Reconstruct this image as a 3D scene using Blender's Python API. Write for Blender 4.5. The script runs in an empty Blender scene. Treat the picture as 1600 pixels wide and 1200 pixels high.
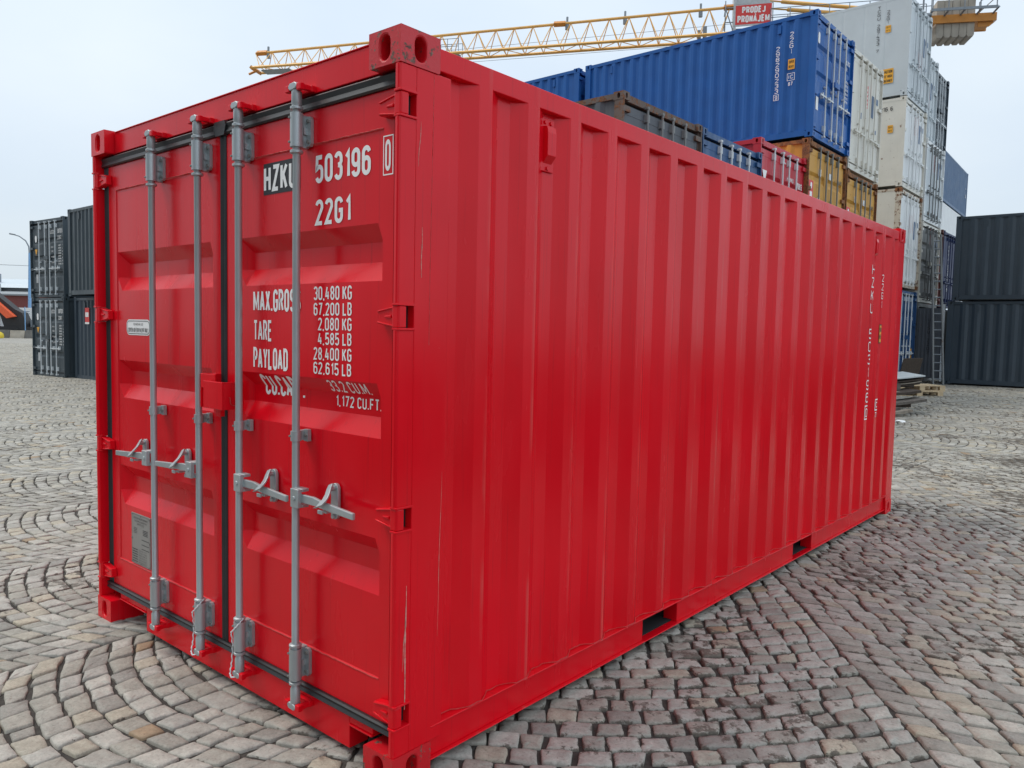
import bpy, bmesh, math, random
import numpy as np
from mathutils import Vector, Matrix
R = math.radians
random.seed(7)
sc = bpy.context.scene
col = sc.collection

# ------------------------------------------------------------------ camera, sky, sun, exposure
cd = bpy.data.cameras.new('camera'); cam = bpy.data.objects.new('camera', cd); col.objects.link(cam)
cd.sensor_width = 36.0; cd.lens = 27.53; cd.clip_end = 2000
Rv = Vector((0.7588, 0.6510, 0.0212)); Uv = Vector((-0.0605, 0.0380, 0.9974)); Fv = Vector((-0.6485, 0.7582, -0.0682))
Fv.normalize(); Rv = (Rv - Fv*Rv.dot(Fv)).normalized(); Uv = Rv.cross(Fv)
M4 = Matrix((Rv, Uv, -Fv)).transposed().to_4x4(); M4.translation = Vector((1.9885, -1.7310, 1.6071))
cam.matrix_world = M4
sc.camera = cam

SUN_EL, SUN_AZ = 57.0, 241.0          # azimuth measured clockwise from +Y
w = bpy.data.worlds.new('World'); sc.world = w; w.use_nodes = True
nt = w.node_tree; nt.nodes.clear()
def wn(t, **k):
    n = nt.nodes.new(t)
    for a, b in k.items(): setattr(n, a, b)
    return n
out = wn('ShaderNodeOutputWorld'); mixs = wn('ShaderNodeMixShader'); mixs.inputs[0].default_value = 0.86
bgs = wn('ShaderNodeBackground'); bgs.inputs[1].default_value = 0.12
sky = wn('ShaderNodeTexSky', sky_type='NISHITA', sun_disc=False, sun_elevation=R(SUN_EL), sun_rotation=R(SUN_AZ))
sky.dust_density = 4.0
nt.links.new(sky.outputs[0], bgs.inputs[0])
bgc = wn('ShaderNodeBackground'); bgc.inputs[1].default_value = 1.0
tc = wn('ShaderNodeTexCoord'); nz = wn('ShaderNodeTexNoise'); nz.inputs['Scale'].default_value = 2.2; nz.inputs['Detail'].default_value = 5
nz.inputs['Roughness'].default_value = 0.45
mp = wn('ShaderNodeMapping'); mp.inputs['Scale'].default_value = (1, 1, 2.2)
nt.links.new(tc.outputs['Generated'], mp.inputs[0]); nt.links.new(mp.outputs[0], nz.inputs['Vector'])
sx = wn('ShaderNodeSeparateXYZ'); nt.links.new(tc.outputs['Generated'], sx.inputs[0])
gr = wn('ShaderNodeValToRGB')        # overcast dome: a little brighter high up
gr.color_ramp.elements[0].position = 0.0; gr.color_ramp.elements[0].color = (0.62, 0.705, 0.765, 1)
gr.color_ramp.elements[1].position = 0.55; gr.color_ramp.elements[1].color = (0.84, 0.935, 1.01, 1)
e = gr.color_ramp.elements.new(0.18); e.color = (0.68, 0.77, 0.855, 1)
nt.links.new(sx.outputs[2], gr.inputs[0])
cl = wn('ShaderNodeValToRGB')
cl.color_ramp.elements[0].position = 0.35; cl.color_ramp.elements[0].color = (0.90, 0.93, 0.975, 1)
cl.color_ramp.elements[1].position = 0.70; cl.color_ramp.elements[1].color = (1.08, 1.06, 1.03, 1)
nt.links.new(nz.outputs[0], cl.inputs[0])
mx = wn('ShaderNodeMixRGB', blend_type='MULTIPLY'); mx.inputs[0].default_value = 1
nt.links.new(gr.outputs[0], mx.inputs[1]); nt.links.new(cl.outputs[0], mx.inputs[2])
# added light shaping: unseen sky dimmed behind the camera (-Y), brightened towards +X
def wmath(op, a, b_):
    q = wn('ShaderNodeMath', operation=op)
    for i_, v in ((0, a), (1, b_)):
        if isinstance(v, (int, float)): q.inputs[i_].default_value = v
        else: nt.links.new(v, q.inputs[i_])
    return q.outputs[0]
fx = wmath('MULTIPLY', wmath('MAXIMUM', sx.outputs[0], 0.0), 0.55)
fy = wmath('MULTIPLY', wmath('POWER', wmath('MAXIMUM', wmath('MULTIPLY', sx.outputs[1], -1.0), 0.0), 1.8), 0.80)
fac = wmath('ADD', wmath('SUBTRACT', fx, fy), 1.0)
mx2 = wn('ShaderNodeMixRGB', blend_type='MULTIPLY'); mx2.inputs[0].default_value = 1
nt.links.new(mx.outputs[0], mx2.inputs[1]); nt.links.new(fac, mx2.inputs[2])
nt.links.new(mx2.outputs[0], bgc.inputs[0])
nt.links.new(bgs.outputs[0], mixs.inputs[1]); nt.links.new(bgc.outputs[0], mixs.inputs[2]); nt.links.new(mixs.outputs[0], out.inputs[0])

sl = bpy.data.lights.new('sun', 'SUN'); sl.energy = 1.5; sl.angle = R(26); sl.color = (1.0, 0.96, 0.90)
so = bpy.data.objects.new('sun', sl); col.objects.link(so)
az, el = R(SUN_AZ), R(SUN_EL)
sd = Vector((math.sin(az)*math.cos(el), math.cos(az)*math.cos(el), math.sin(el)))
so.rotation_euler = sd.to_track_quat('Z', 'Y').to_euler(); so.location = (10, -20, 30)

sc.render.engine = 'CYCLES'
sc.view_settings.view_transform = 'Standard'; sc.view_settings.look = 'None'
sc.view_settings.exposure = 0.24; sc.view_settings.gamma = 1.0

# ------------------------------------------------------------------ materials
def new_mat(name):
    m = bpy.data.materials.new(name); m.use_nodes = True
    n = m.node_tree; n.nodes.clear()
    o = n.nodes.new('ShaderNodeOutputMaterial'); b = n.nodes.new('ShaderNodeBsdfPrincipled')
    n.links.new(b.outputs[0], o.inputs[0]); return m, n, b
def noise(n, scale, detail=3, vec=None, stretch=None, rough=0.55):
    t = n.nodes.new('ShaderNodeTexNoise'); t.inputs['Scale'].default_value = scale; t.inputs['Detail'].default_value = detail
    t.inputs['Roughness'].default_value = rough
    g = n.nodes.new('ShaderNodeNewGeometry').outputs['Position'] if vec is None else vec
    if stretch:
        m = n.nodes.new('ShaderNodeMapping'); m.inputs['Scale'].default_value = stretch; n.links.new(g, m.inputs[0]); g = m.outputs[0]
    n.links.new(g, t.inputs['Vector']); return t.outputs[0]
def ramp(n, src, stops):
    r = n.nodes.new('ShaderNodeValToRGB'); el = r.color_ramp.elements
    for i, (p, c) in enumerate(stops):
        if len(c) == 3: c = (*c, 1)
        x = el[i] if i < 2 else el.new(p)
        x.position = p; x.color = c
    n.links.new(src, r.inputs[0]); return r.outputs[0]
def g3(v): return (v, v, v)
def mixc(n, f, a, b, mode='MIX'):
    m = n.nodes.new('ShaderNodeMixRGB'); m.blend_type = mode
    for i, v in ((0, f), (1, a), (2, b)):
        if isinstance(v, (int, float)): m.inputs[i].default_value = v
        elif isinstance(v, tuple): m.inputs[i].default_value = (*v, 1) if len(v) == 3 else v
        else: n.links.new(v, m.inputs[i])
    return m.outputs[0]
def bump(n, b, src, strength, dist=0.01):
    k = n.nodes.new('ShaderNodeBump'); k.inputs['Strength'].default_value = strength; k.inputs['Distance'].default_value = dist
    n.links.new(src, k.inputs['Height']); n.links.new(k.outputs[0], b.inputs['Normal'])
def paint(name, c, rough=0.38, var=0.10, dust=0.18, rust=0.0, coat=0.0, spec=0.5, metal=0.0, bumps=0.06):
    m, n, b = new_mat(name)
    c = tuple(c)
    lo = tuple(x*(1-var) for x in c); hi = tuple(min(1, x*(1+var)) for x in c)
    base = ramp(n, noise(n, 2.2, 4), [(0.3, lo), (0.7, hi)])
    st = noise(n, 1.0, 4, stretch=(26, 26, 0.9))                       # run-down streaks
    dirty = tuple(0.55*x + 0.45*y*0.8 for x, y in zip(c, (0.42, 0.36, 0.34)))
    f = ramp(n, st, [(0.55, g3(0)), (0.78, g3(dust))])
    base = mixc(n, f, base, dirty)
    if rust > 0:
        rn = noise(n, 9.0, 6, rough=0.7); 
        rf = ramp(n, rn, [(0.66-0.3*rust, g3(0)), (0.70-0.3*rust, g3(1))])
        rc = ramp(n, noise(n, 40, 3), [(0.3, (0.07, 0.03, 0.018)), (0.7, (0.26, 0.11, 0.045))])
        base = mixc(n, rf, base, rc)
        rr = ramp(n, rn, [(0.66-0.3*rust, g3(rough)), (0.70-0.3*rust, g3(0.85))])
    else:
        rr = ramp(n, noise(n, 3.0, 4, stretch=(3, 3, 0.6)), [(0.3, g3(rough*0.8)), (0.7, g3(min(1, rough*1.35)))])
    n.links.new(base, b.inputs['Base Color']); n.links.new(rr, b.inputs['Roughness'])
    b.inputs['Specular IOR Level'].default_value = spec; b.inputs['Metallic'].default_value = metal
    if coat: b.inputs['Coat Weight'].default_value = coat; b.inputs['Coat Roughness'].default_value = 0.25
    if bumps: bump(n, b, noise(n, 160, 2), bumps, 0.004)
    return m
def plain(name, c, rough=0.6, metal=0.0, var=0.12, scale=8):
    m, n, b = new_mat(name)
    lo = tuple(x*(1-var) for x in c); hi = tuple(min(1, x*(1+var)) for x in c)
    n.links.new(ramp(n, noise(n, scale, 4), [(0.3, lo), (0.7, hi)]), b.inputs['Base Color'])
    b.inputs['Roughness'].default_value = rough; b.inputs['Metallic'].default_value = metal
    bump(n, b, noise(n, scale*8, 2), 0.08, 0.004)
    return m

M = {}
def red_main():
    m, n, b = new_mat('red_container_paint')
    c = (0.56, 0.006, 0.014)
    base = ramp(n, noise(n, 1.3, 4), [(0.3, (0.67, 0.0026, 0.010)), (0.7, (0.78, 0.0040, 0.015))])
    # faded, chalky vertical scuffs
    st = noise(n, 1.0, 5, stretch=(30, 30, 0.8), rough=0.6)
    ar = noise(n, 1.1, 2)
    f1 = ramp(n, st, [(0.50, g3(0)), (0.80, g3(0.20))])
    f2 = ramp(n, ar, [(0.42, g3(0)), (0.62, g3(1))])
    f = mixc(n, 1.0, f1, f2, 'MULTIPLY')
    base = mixc(n, f, base, (0.60, 0.05, 0.05))
    st2 = noise(n, 1.0, 3, stretch=(60, 60, 1.4))
    base = mixc(n, ramp(n, st2, [(0.60, g3(0)), (0.78, g3(0.35))]), base, (0.30, 0.008, 0.012))
    sp = noise(n, 75, 2)
    base = mixc(n, ramp(n, sp, [(0.74, g3(0)), (0.80, g3(0.30))]), base, (0.64, 0.14, 0.12))
    sc2 = ramp(n, noise(n, 1.7, 2), [(0.50, g3(0)), (0.60, g3(1))])
    # paint rubbed pale along the outer edge of each rib, mostly low down
    gp = n.nodes.new('ShaderNodeNewGeometry').outputs['Position']; sp3 = n.nodes.new('ShaderNodeSeparateXYZ'); n.links.new(gp, sp3.inputs[0])
    def mth(op, a, b_=None):
        q = n.nodes.new('ShaderNodeMath'); q.operation = op
        for i_, v in ((0, a), (1, b_)):
            if v is None: continue
            if isinstance(v, (int, float)): q.inputs[i_].default_value = v
            else: n.links.new(v, q.inputs[i_])
        return q.outputs[0]
    fr = mth('FRACT', mth('DIVIDE', mth('SUBTRACT', sp3.outputs[1], 0.430), 0.2783))
    rub = ramp(n, fr, [(0.0, g3(0.2)), (0.045, g3(1.0)), (0.075, g3(1.0)), (0.085, g3(0))])
    rub = mixc(n, 1.0, rub, ramp(n, noise(n, 1.0, 5, stretch=(9, 9, 2.2)), [(0.46, g3(0)), (0.68, g3(0.42))]), 'MULTIPLY')
    rub = mixc(n, 1.0, rub, ramp(n, sp3.outputs[2], [(0.0, g3(1)), (1.0, g3(0.55))]), 'MULTIPLY')
    onside = mth('MULTIPLY', mth('GREATER_THAN', sp3.outputs[0], -0.012), mth('GREATER_THAN', sp3.outputs[1], 0.3))
    rub = mixc(n, 1.0, rub, onside, 'MULTIPLY')
    base = mixc(n, rub, base, (0.56, 0.20, 0.17))
    ch = ramp(n, noise(n, 34, 5, rough=0.7), [(0.735, g3(0)), (0.745, g3(0.9))])
    base = mixc(n, mixc(n, 1.0, ch, sc2, 'MULTIPLY'), base, (0.10, 0.03, 0.022))
    n.links.new(base, b.inputs['Base Color'])
    rr = ramp(n, noise(n, 1.6, 4, stretch=(4, 4, 0.7)), [(0.32, g3(0.13)), (0.68, g3(0.30))])
    n.links.new(rr, b.inputs['Roughness'])
    b.inputs['IOR'].default_value = 1.34; b.inputs['Specular IOR Level'].default_value = 0.5
    h = mixc(n, 0.5, noise(n, 240, 2), noise(n, 6, 2))
    bump(n, b, h, 0.06, 0.006)
    return m
M['red'] = red_main()
def weld_mat():
    m, n, b = new_mat('red_weld_bead'); b.inputs['Base Color'].default_value = (0.60, 0.03, 0.03, 1); b.inputs['Roughness'].default_value = 0.45
    bump(n, b, noise(n, 120, 3), 0.8, 0.01); return m
M['weld'] = weld_mat()
def rusty_red():
    m, n, b = new_mat('chipped_red_paint')
    rn = noise(n, 17, 6, rough=0.75)
    rf = ramp(n, rn, [(0.575, g3(0)), (0.60, g3(1))])
    rc = ramp(n, noise(n, 60, 3), [(0.3, (0.045, 0.025, 0.02)), (0.55, (0.16, 0.10, 0.075)), (0.75, (0.30, 0.24, 0.20))])
    n.links.new(mixc(n, rf, (0.58, 0.006, 0.014), rc), b.inputs['Base Color'])
    n.links.new(ramp(n, rn, [(0.575, g3(0.4)), (0.60, g3(0.8))]), b.inputs['Roughness'])
    bump(n, b, rn, 0.5, 0.006); return m
M['red_chip'] = rusty_red()
M['scratch'] = plain('bare_primer_scratch', (0.55, 0.24, 0.20), 0.6, var=0.3, scale=60)
M['galv'] = paint('galvanised_steel', (0.42, 0.46, 0.47), 0.42, 0.12, 0.10, metal=0.55, bumps=0.10)
M['rubber'] = plain('black_rubber', (0.022, 0.024, 0.026), 0.42, var=0.3)
M['white_ink'] = plain('white_lettering', (0.90, 0.90, 0.89), 0.55, var=0.04)
M['black_ink'] = plain('black_lettering', (0.02, 0.02, 0.025), 0.5, var=0.1)
M['orange_ink'] = plain('orange_label', (0.85, 0.42, 0.04), 0.5, var=0.05)
M['dark'] = plain('dark_underside_shade', (0.02, 0.02, 0.022), 0.9)
M['plate'] = paint('data_plate_metal', (0.33, 0.32, 0.30), 0.5, 0.06, 0.1, metal=0.3)
M['blue'] = paint('blue_container_paint', (0.013, 0.112, 0.38), 0.45, 0.08, 0.05, spec=0.35)
M['blue2'] = paint('deep_blue_paint', (0.018, 0.075, 0.20), 0.45, 0.1, 0.15)
M['navy'] = paint('navy_paint', (0.012, 0.025, 0.085), 0.5, 0.1, 0.12)
M['anthracite'] = paint('anthracite_paint', (0.044, 0.062, 0.074), 0.42, 0.08, 0.08)
M['charcoal'] = paint('charcoal_blue_paint', (0.042, 0.062, 0.082), 0.42, 0.08, 0.10)
M['greygreen'] = paint('weathered_grey_paint', (0.085, 0.095, 0.11), 0.6, 0.15, 0.2, rust=0.06)
M['rustpost'] = paint('rusty_grey_brown', (0.13, 0.10, 0.085), 0.75, 0.2, 0.3, rust=0.5)
M['red2'] = paint('bright_red_paint', (0.52, 0.012, 0.03), 0.4, 0.08, 0.12)
M['ochre'] = paint('ochre_container_paint', (0.60, 0.31, 0.045), 0.55, 0.10, 0.20, rust=0.10)
M['ochrerust'] = paint('rusted_ochre_paint', (0.30, 0.12, 0.035), 0.75, 0.2, 0.3, rust=0.6)
M['cream'] = paint('cream_reefer_paint', (0.70, 0.68, 0.61), 0.5, 0.05, 0.22, rust=0.04)
M['white'] = paint('white_reefer_paint', (0.76, 0.78, 0.78), 0.5, 0.05, 0.18, rust=0.03)
M['silver'] = paint('pale_grey_reefer_paint', (0.56, 0.61, 0.635), 0.42, 0.04, 0.10)
M['creamrust'] = paint('rust_stained_cream_paint', (0.58, 0.52, 0.43), 0.65, 0.1, 0.3, rust=0.42)
M['maroon'] = paint('brown_red_paint', (0.11, 0.025, 0.02), 0.6, 0.15, 0.25, rust=0.2)
M['slate'] = paint('slate_blue_paint', (0.085, 0.15, 0.26), 0.5, 0.08, 0.15)
M['midgrey'] = paint('grey_green_paint', (0.20, 0.21, 0.21), 0.6, 0.15, 0.3, rust=0.12)
M['whiterod'] = paint('pale_zinc_rod', (0.62, 0.66, 0.68), 0.4, 0.08, 0.1)
M['darkrod'] = paint('dull_zinc_rod', (0.20, 0.21, 0.20), 0.5, 0.15, 0.2)
M['crane'] = paint('crane_yellow_paint', (0.82, 0.46, 0.13), 0.5, 0.08, 0.15)
M['crane_o'] = paint('crane_orange_plate', (0.62, 0.25, 0.04), 0.5, 0.1, 0.15)
M['steel'] = plain('grey_steelwork', (0.24, 0.27, 0.30), 0.5, 0.3)
M['greybox'] = plain('light_grey_sheet', (0.50, 0.52, 0.53), 0.5)
M['signred'] = plain('banner_red', (0.72, 0.055, 0.05), 0.5, var=0.05)
M['rustplank'] = plain('grey_weathered_timber', (0.13, 0.115, 0.10), 0.85, var=0.35, scale=14)
M['palewood'] = plain('fresh_pallet_timber', (0.56, 0.43, 0.27), 0.75, var=0.15, scale=12)
M['sheet'] = plain('pale_sheet', (0.52, 0.58, 0.60), 0.45, var=0.08)
M['bark'] = plain('dark_brown_board', (0.06, 0.045, 0.035), 0.85, var=0.3, scale=20)
def concrete(name, c):
    m, n, b = new_mat(name)
    a = ramp(n, noise(n, 1.6, 6), [(0.3, tuple(x*0.75 for x in c)), (0.7, tuple(x*1.15 for x in c))])
    n.links.new(mixc(n, ramp(n, noise(n, 2.0, 4, stretch=(3, 3, .3)), [(0.55, g3(0)), (0.75, g3(0.35))]), a, tuple(x*0.4 for x in c)), b.inputs['Base Color'])
    b.inputs['Roughness'].default_value = 0.85; bump(n, b, noise(n, 30, 5), 0.3, 0.01); return m
M['concrete'] = concrete('cast_concrete', (0.42, 0.38, 0.32))
M['concrete2'] = concrete('dark_concrete', (0.16, 0.155, 0.145))

# ------------------------------------------------------------------ mesh helpers
class MB:
    def __init__(s): s.v = []; s.f = []
    def add(s, vs, fs):
        o = len(s.v); s.v += [tuple(p) for p in vs]; s.f += [tuple(i+o for i in f) for f in fs]; return s
    def box(s, x0, x1, y0, y1, z0, z1):
        return s.add([(x0,y0,z0),(x1,y0,z0),(x1,y1,z0),(x0,y1,z0),(x0,y0,z1),(x1,y0,z1),(x1,y1,z1),(x0,y1,z1)],
                     [(0,3,2,1),(4,5,6,7),(0,1,5,4),(1,2,6,5),(2,3,7,6),(3,0,4,7)])
    def prism(s, poly, a, b, axis='y'):
        def P(p, t): return {'y': (p[0], t, p[1]), 'x': (t, p[0], p[1]), 'z': (p[0], p[1], t)}[axis]
        n = len(poly); vs = [P(p, a) for p in poly] + [P(p, b) for p in poly]
        fs = [tuple(range(n)), tuple(range(2*n-1, n-1, -1))] + [(i, i+n, (i+1) % n+n, (i+1) % n) for i in range(n)]
        return s.add(vs, fs)
    def tube(s, pts, r, n=10, cap=True):
        pts = [Vector(p) for p in pts]; rs = r if isinstance(r, (list, tuple)) else [r]*len(pts)
        rings = []; prev = None
        for i, p in enumerate(pts):
            d = (pts[min(i+1, len(pts)-1)] - pts[max(i-1, 0)]).normalized()
            a = Vector((0, 0, 1)) if abs(d.z) < 0.9 else Vector((1, 0, 0))
            if prev is not None: a = prev
            u = (a - d*a.dot(d)).normalized(); prev = u; w_ = d.cross(u)
            rings.append([p + (u*math.cos(2*math.pi*k/n) + w_*math.sin(2*math.pi*k/n))*rs[i] for k in range(n)])
        vs = [q for r_ in rings for q in r_]; fs = []
        for i in range(len(rings)-1):
            for k in range(n): fs.append((i*n+k, i*n+(k+1) % n, (i+1)*n+(k+1) % n, (i+1)*n+k))
        if cap: fs.append(tuple(range(n-1, -1, -1))); fs.append(tuple(range((len(rings)-1)*n, len(rings)*n)))
        return s.add(vs, fs)
    def beam(s, a, b, w_=0.05, h=None): return s.tube([a, b], (w_)*0.7071, 4)
    def tf(s, m):
        s.v = [tuple(m @ Vector(p)) for p in s.v]; return s
    def join(s, o): return s.add(o.v, o.f)
    def build(s, name, mat, parent=None, smooth=None, bevel=0, recalc=True, merge=False):
        me = bpy.data.meshes.new(name); me.from_pydata(s.v, [], s.f)
        if recalc:
            bm = bmesh.new(); bm.from_mesh(me)
            if merge: bmesh.ops.remove_doubles(bm, verts=bm.verts, dist=1e-5)
            pass; bmesh.ops.recalc_face_normals(bm, faces=bm.faces); bm.to_mesh(me); bm.free()
        me.materials.append(mat)
        if smooth:
            me.polygons.foreach_set('use_smooth', [True]*len(me.polygons)); me.set_sharp_from_angle(angle=R(smooth))
        ob = bpy.data.objects.new(name, me); col.objects.link(ob)
        if parent: ob.parent = parent
        if bevel:
            bv = ob.modifiers.new('bevel', 'BEVEL'); bv.width = bevel; bv.segments = 2; bv.limit_method = 'ANGLE'; bv.angle_limit = R(40)
        return ob
def empty(name, loc=(0, 0, 0), rz=0, tilt=0):
    o = bpy.data.objects.new(name, None); col.objects.link(o); o.location = loc; o.rotation_euler = (0, tilt, rz); o.empty_display_size = 0.3
    return o
def tag(o, label, cat, group=None, kind=None):
    if label: o['label'] = label
    if cat: o['category'] = cat
    if group: o['group'] = group
    if kind: o['kind'] = kind
    return o

def _arc(cx, cy, rx, ry, a0, a1, n=9): return [(cx+rx*math.cos(R(a0+(a1-a0)*i/n)), cy+ry*math.sin(R(a0+(a1-a0)*i/n))) for i in range(n+1)]
W0 = 0.34
def _glyph(c, w=W0):
    h = w/2; k = 0.20
    top = lambda a0, a1: _arc(h, 1-k, h, k, a0, a1); bot = lambda a0, a1: _arc(h, k, h, k, a0, a1)
    g = {'0': [top(0, 180)+bot(180, 360)+[(w, 1-k)]], '1': [[(h*0.3, 0.80), (h*1.1, 1), (h*1.1, 0)]],
     '2': [top(170, 0)+[(w, 0.70), (0, 0.0), (w, 0.0)]], '3': [top(165, 0)+[(w, 0.66), (w*0.84, 0.56), (h*0.9, 0.53)], [(h*0.9, 0.53), (w*0.84, 0.50), (w, 0.40)]+bot(0, -165)],
     '4': [[(w*0.78, 0), (w*0.78, 0.62)], [(w*0.45, 1), (0, 0.26), (w*1.08, 0.26)]], '5': [[(w, 1), (w*0.08, 1), (w*0.03, 0.52)]+_arc(h, 0.42, h, 0.18, 140, 0)+bot(0, -165)],
     '6': [_arc(h, 0.42, h, 0.18, 0, 180)+bot(180, 360)+[(w, 0.42)], [(0, 0.5)]+top(180, 10)], '7': [[(0, 1), (w, 1), (w*0.32, 0)]],
     '8': [_arc(h, 0.76, h*0.94, 0.24, 90, 450, 16), _arc(h, 0.26, h, 0.26, 90, 450, 16)], '9': [[(w, 0.5)]+bot(0, -170), _arc(h, 0.58, h, 0.18, 180, 360)+top(0, 180)+[(0, 0.58)]],
     'A': [[(-0.03, 0), (h, 1)], [(h, 1), (w+0.03, 0)], [(w*0.16, 0.28), (w*0.84, 0.28)]], 'B': [[(0, 0), (0, 1), (h*1.1, 1)]+_arc(h*1.1, 0.76, h*0.85, 0.24, 90, -90, 8)+[(0, 0.52)], [(h, 0.52)]+_arc(h*1.1, 0.26, h*0.9, 0.26, 90, -90, 8)+[(0, 0)]],
     'C': [top(5, 180)+bot(180, 355)], 'D': [[(0, 0), (0, 1), (h*0.9, 1)]+_arc(h*0.9, 1-k, w-h*0.9, k, 90, 0, 5)+_arc(h*0.9, k, w-h*0.9, k, 0, -90, 5)+[(0, 0)]],
     'E': [[(w*0.92, 1), (0, 1), (0, 0), (w*0.92, 0)], [(0, 0.52), (w*0.82, 0.52)]], 'F': [[(w*0.92, 1), (0, 1), (0, 0)], [(0, 0.5), (w*0.8, 0.5)]],
     'G': [top(5, 180)+bot(180, 360)+[(w, 0.48), (h, 0.48)]], 'H': [[(0, 0), (0, 1)], [(w, 0), (w, 1)], [(0, 0.52), (w, 0.52)]], 'I': [[(0, 0), (0, 1)]],
     'J': [[(w*0.9, 1), (w*0.9, 0.2)]+_arc(w*0.45, 0.2, w*0.45, 0.2, 0, -170, 7)], 'K': [[(0, 0), (0, 1)], [(w, 1), (0.02, 0.40)], [(w*0.36, 0.60), (w, 0)]],
     'L': [[(0, 1), (0, 0), (w*0.9, 0)]], 'M': [[(0, 0), (0, 1)], [(0.01, 0.98), (w*0.75, 0.20), (w*1.5-0.01, 0.98)], [(w*1.5, 1), (w*1.5, 0)]], 'N': [[(0, 0), (0, 1)], [(0.01, 0.97), (w-0.01, 0.03)], [(w, 0), (w, 1)]],
     'P': [[(0, 0), (0, 1), (h, 1)]+_arc(h, 0.74, h, 0.26, 90, -90, 8)+[(0, 0.48)]], 'R': [[(0, 0), (0, 1), (h, 1)]+_arc(h, 0.75, h, 0.25, 90, -90, 8)+[(0, 0.5)], [(h*1.1, 0.5), (w, 0)]],
     'S': [top(15, 180)+[(0, 0.70), (w*0.12, 0.58), (w*0.88, 0.42), (w, 0.30)]+bot(0, -165)], 'T': [[(0, 1), (w*1.05, 1)], [(w*0.525, 1), (w*0.525, 0)]],
     'U': [[(0, 1)]+bot(180, 360)+[(w, 1)]], 'V': [[(0, 1), (h, 0), (w, 1)]], 'W': [[(0, 1), (w*0.35, 0), (w*0.68, 0.9), (w*1.0, 0), (w*1.35, 1)]], 'X': [[(0, 0), (w, 1)], [(0, 1), (w, 0)]],
     'Y': [[(0, 1), (h, 0.45), (w, 1)], [(h, 0.45), (h, 0)]], 'Z': [[(0, 1), (w, 1), (0, 0), (w, 0)]], '.': [[(0, -0.04), (0, 0.08)]], ',': [[(0.02, 0.04), (-0.03, -0.12)]], "'": [[(0, 1), (0, 0.8)]], '"': [[(0, 1), (0, 0.8)], [(0.12, 1), (0.12, 0.8)]]}
    g['O'] = g['0']; g['\u00c1'] = g['A']+[[(h*0.9, 1.14), (w*0.85, 1.28)]]; g['Q'] = g['0']
    return g[c.upper()]
def text_into(mb, s, a0, a1, b0, b1, fn, bold=0.018, abreaks=(), bbreaks=()):
    """condensed stencil-straight capitals built from strokes of one width, fitted to the box a0..a1 x b0..b1"""
    t = 0.115+bold*1.5; H = abs(b1-b0); pen = 0.0; strokes = []
    for c in s:
        if c == ' ': pen += 0.26; continue
        st = _glyph(c); x1 = max(p[0] for q in st for p in q)
        for q in st: strokes.append([(pen+t/2+p[0], t/2+p[1]*(1-t)) for p in q])
        pen += max(x1, 0)+t+0.10
    tot = pen-0.10; sx_ = (a1-a0)/(tot*1.0); sz = (b1-b0)
    bm = bmesh.new(); lift = 0
    for q in strokes:
        pts = [(a0+p[0]*sx_, b0+p[1]*sz) for p in q]
        w2 = t*H/2; asx = abs(sx_)/H; 
        n = len(pts); L_ = []; R_ = []
        closed = math.hypot(pts[0][0]-pts[-1][0], pts[0][1]-pts[-1][1]) < 1e-6*H+1e-7
        for i in range(n):
            if closed: a = pts[i-1] if i > 0 else pts[-2]; b = pts[i+1] if i < n-1 else pts[1]
            else: a = pts[max(i-1, 0)]; b = pts[min(i+1, n-1)]
            p = pts[i]
            d1 = Vector((p[0]-a[0], p[1]-a[1])); d2 = Vector((b[0]-p[0], b[1]-p[1]))
            if d1.length < 1e-9: d1 = d2
            if d2.length < 1e-9: d2 = d1
            d1.normalize(); d2.normalize(); m_ = d1+d2
            if m_.length < 0.3: m_ = d1
            m_.normalize(); nn = Vector((-m_.y, m_.x)); k = min(1.0/max(abs(nn.dot(Vector((-d1.y, d1.x)))), 0.45), 1.9)
            wx = w2*min(1.0, asx*1.15) if abs(nn.x) > abs(nn.y) else w2
            L_.append((p[0]+nn.x*k*w2*min(1.0, asx*1.1), p[1]+nn.y*k*w2)); R_.append((p[0]-nn.x*k*w2*min(1.0, asx*1.1), p[1]-nn.y*k*w2))
        lift += 1
        vl = [bm.verts.new((x, y, lift)) for x, y in L_]; vr = [bm.verts.new((x, y, lift)) for x, y in R_]
        for i in range(n-1):
            try: bm.faces.new((vl[i], vr[i], vr[i+1], vl[i+1]))
            except ValueError: pass
    for br, no in [(x, (1, 0, 0)) for x in abreaks] + [(z, (0, 1, 0)) for z in bbreaks]:
        co = (br, 0, 0) if no[0] else (0, br, 0)
        if not (min(a0, a1) < br < max(a0, a1) if no[0] else min(b0, b1)-0.02 < br < max(b0, b1)+0.02): continue
        bmesh.ops.bisect_plane(bm, geom=bm.verts[:]+bm.edges[:]+bm.faces[:], plane_co=co, plane_no=no)
    bm.verts.index_update()
    c0 = Vector(fn(a0, b0)); na = (Vector(fn(a0+0.01, b0))-c0).cross(Vector(fn(a0, b0+0.01))-c0)
    na = na.normalized() if na.length > 0 else Vector((0, 0, 0))
    # alternate strokes sit a hair apart so crossing strokes never share a plane; both lifts go outward
    out_ = na if (a1 > a0) == (b1 > b0) else na
    mb.add([tuple(Vector(fn(v.co.x, v.co.y))+OUT(fn, a0, b0)*0.00012*(v.co.z % 4)) for v in bm.verts], [tuple(x.index for x in f.verts) for f in bm.faces]); bm.free()
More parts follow.
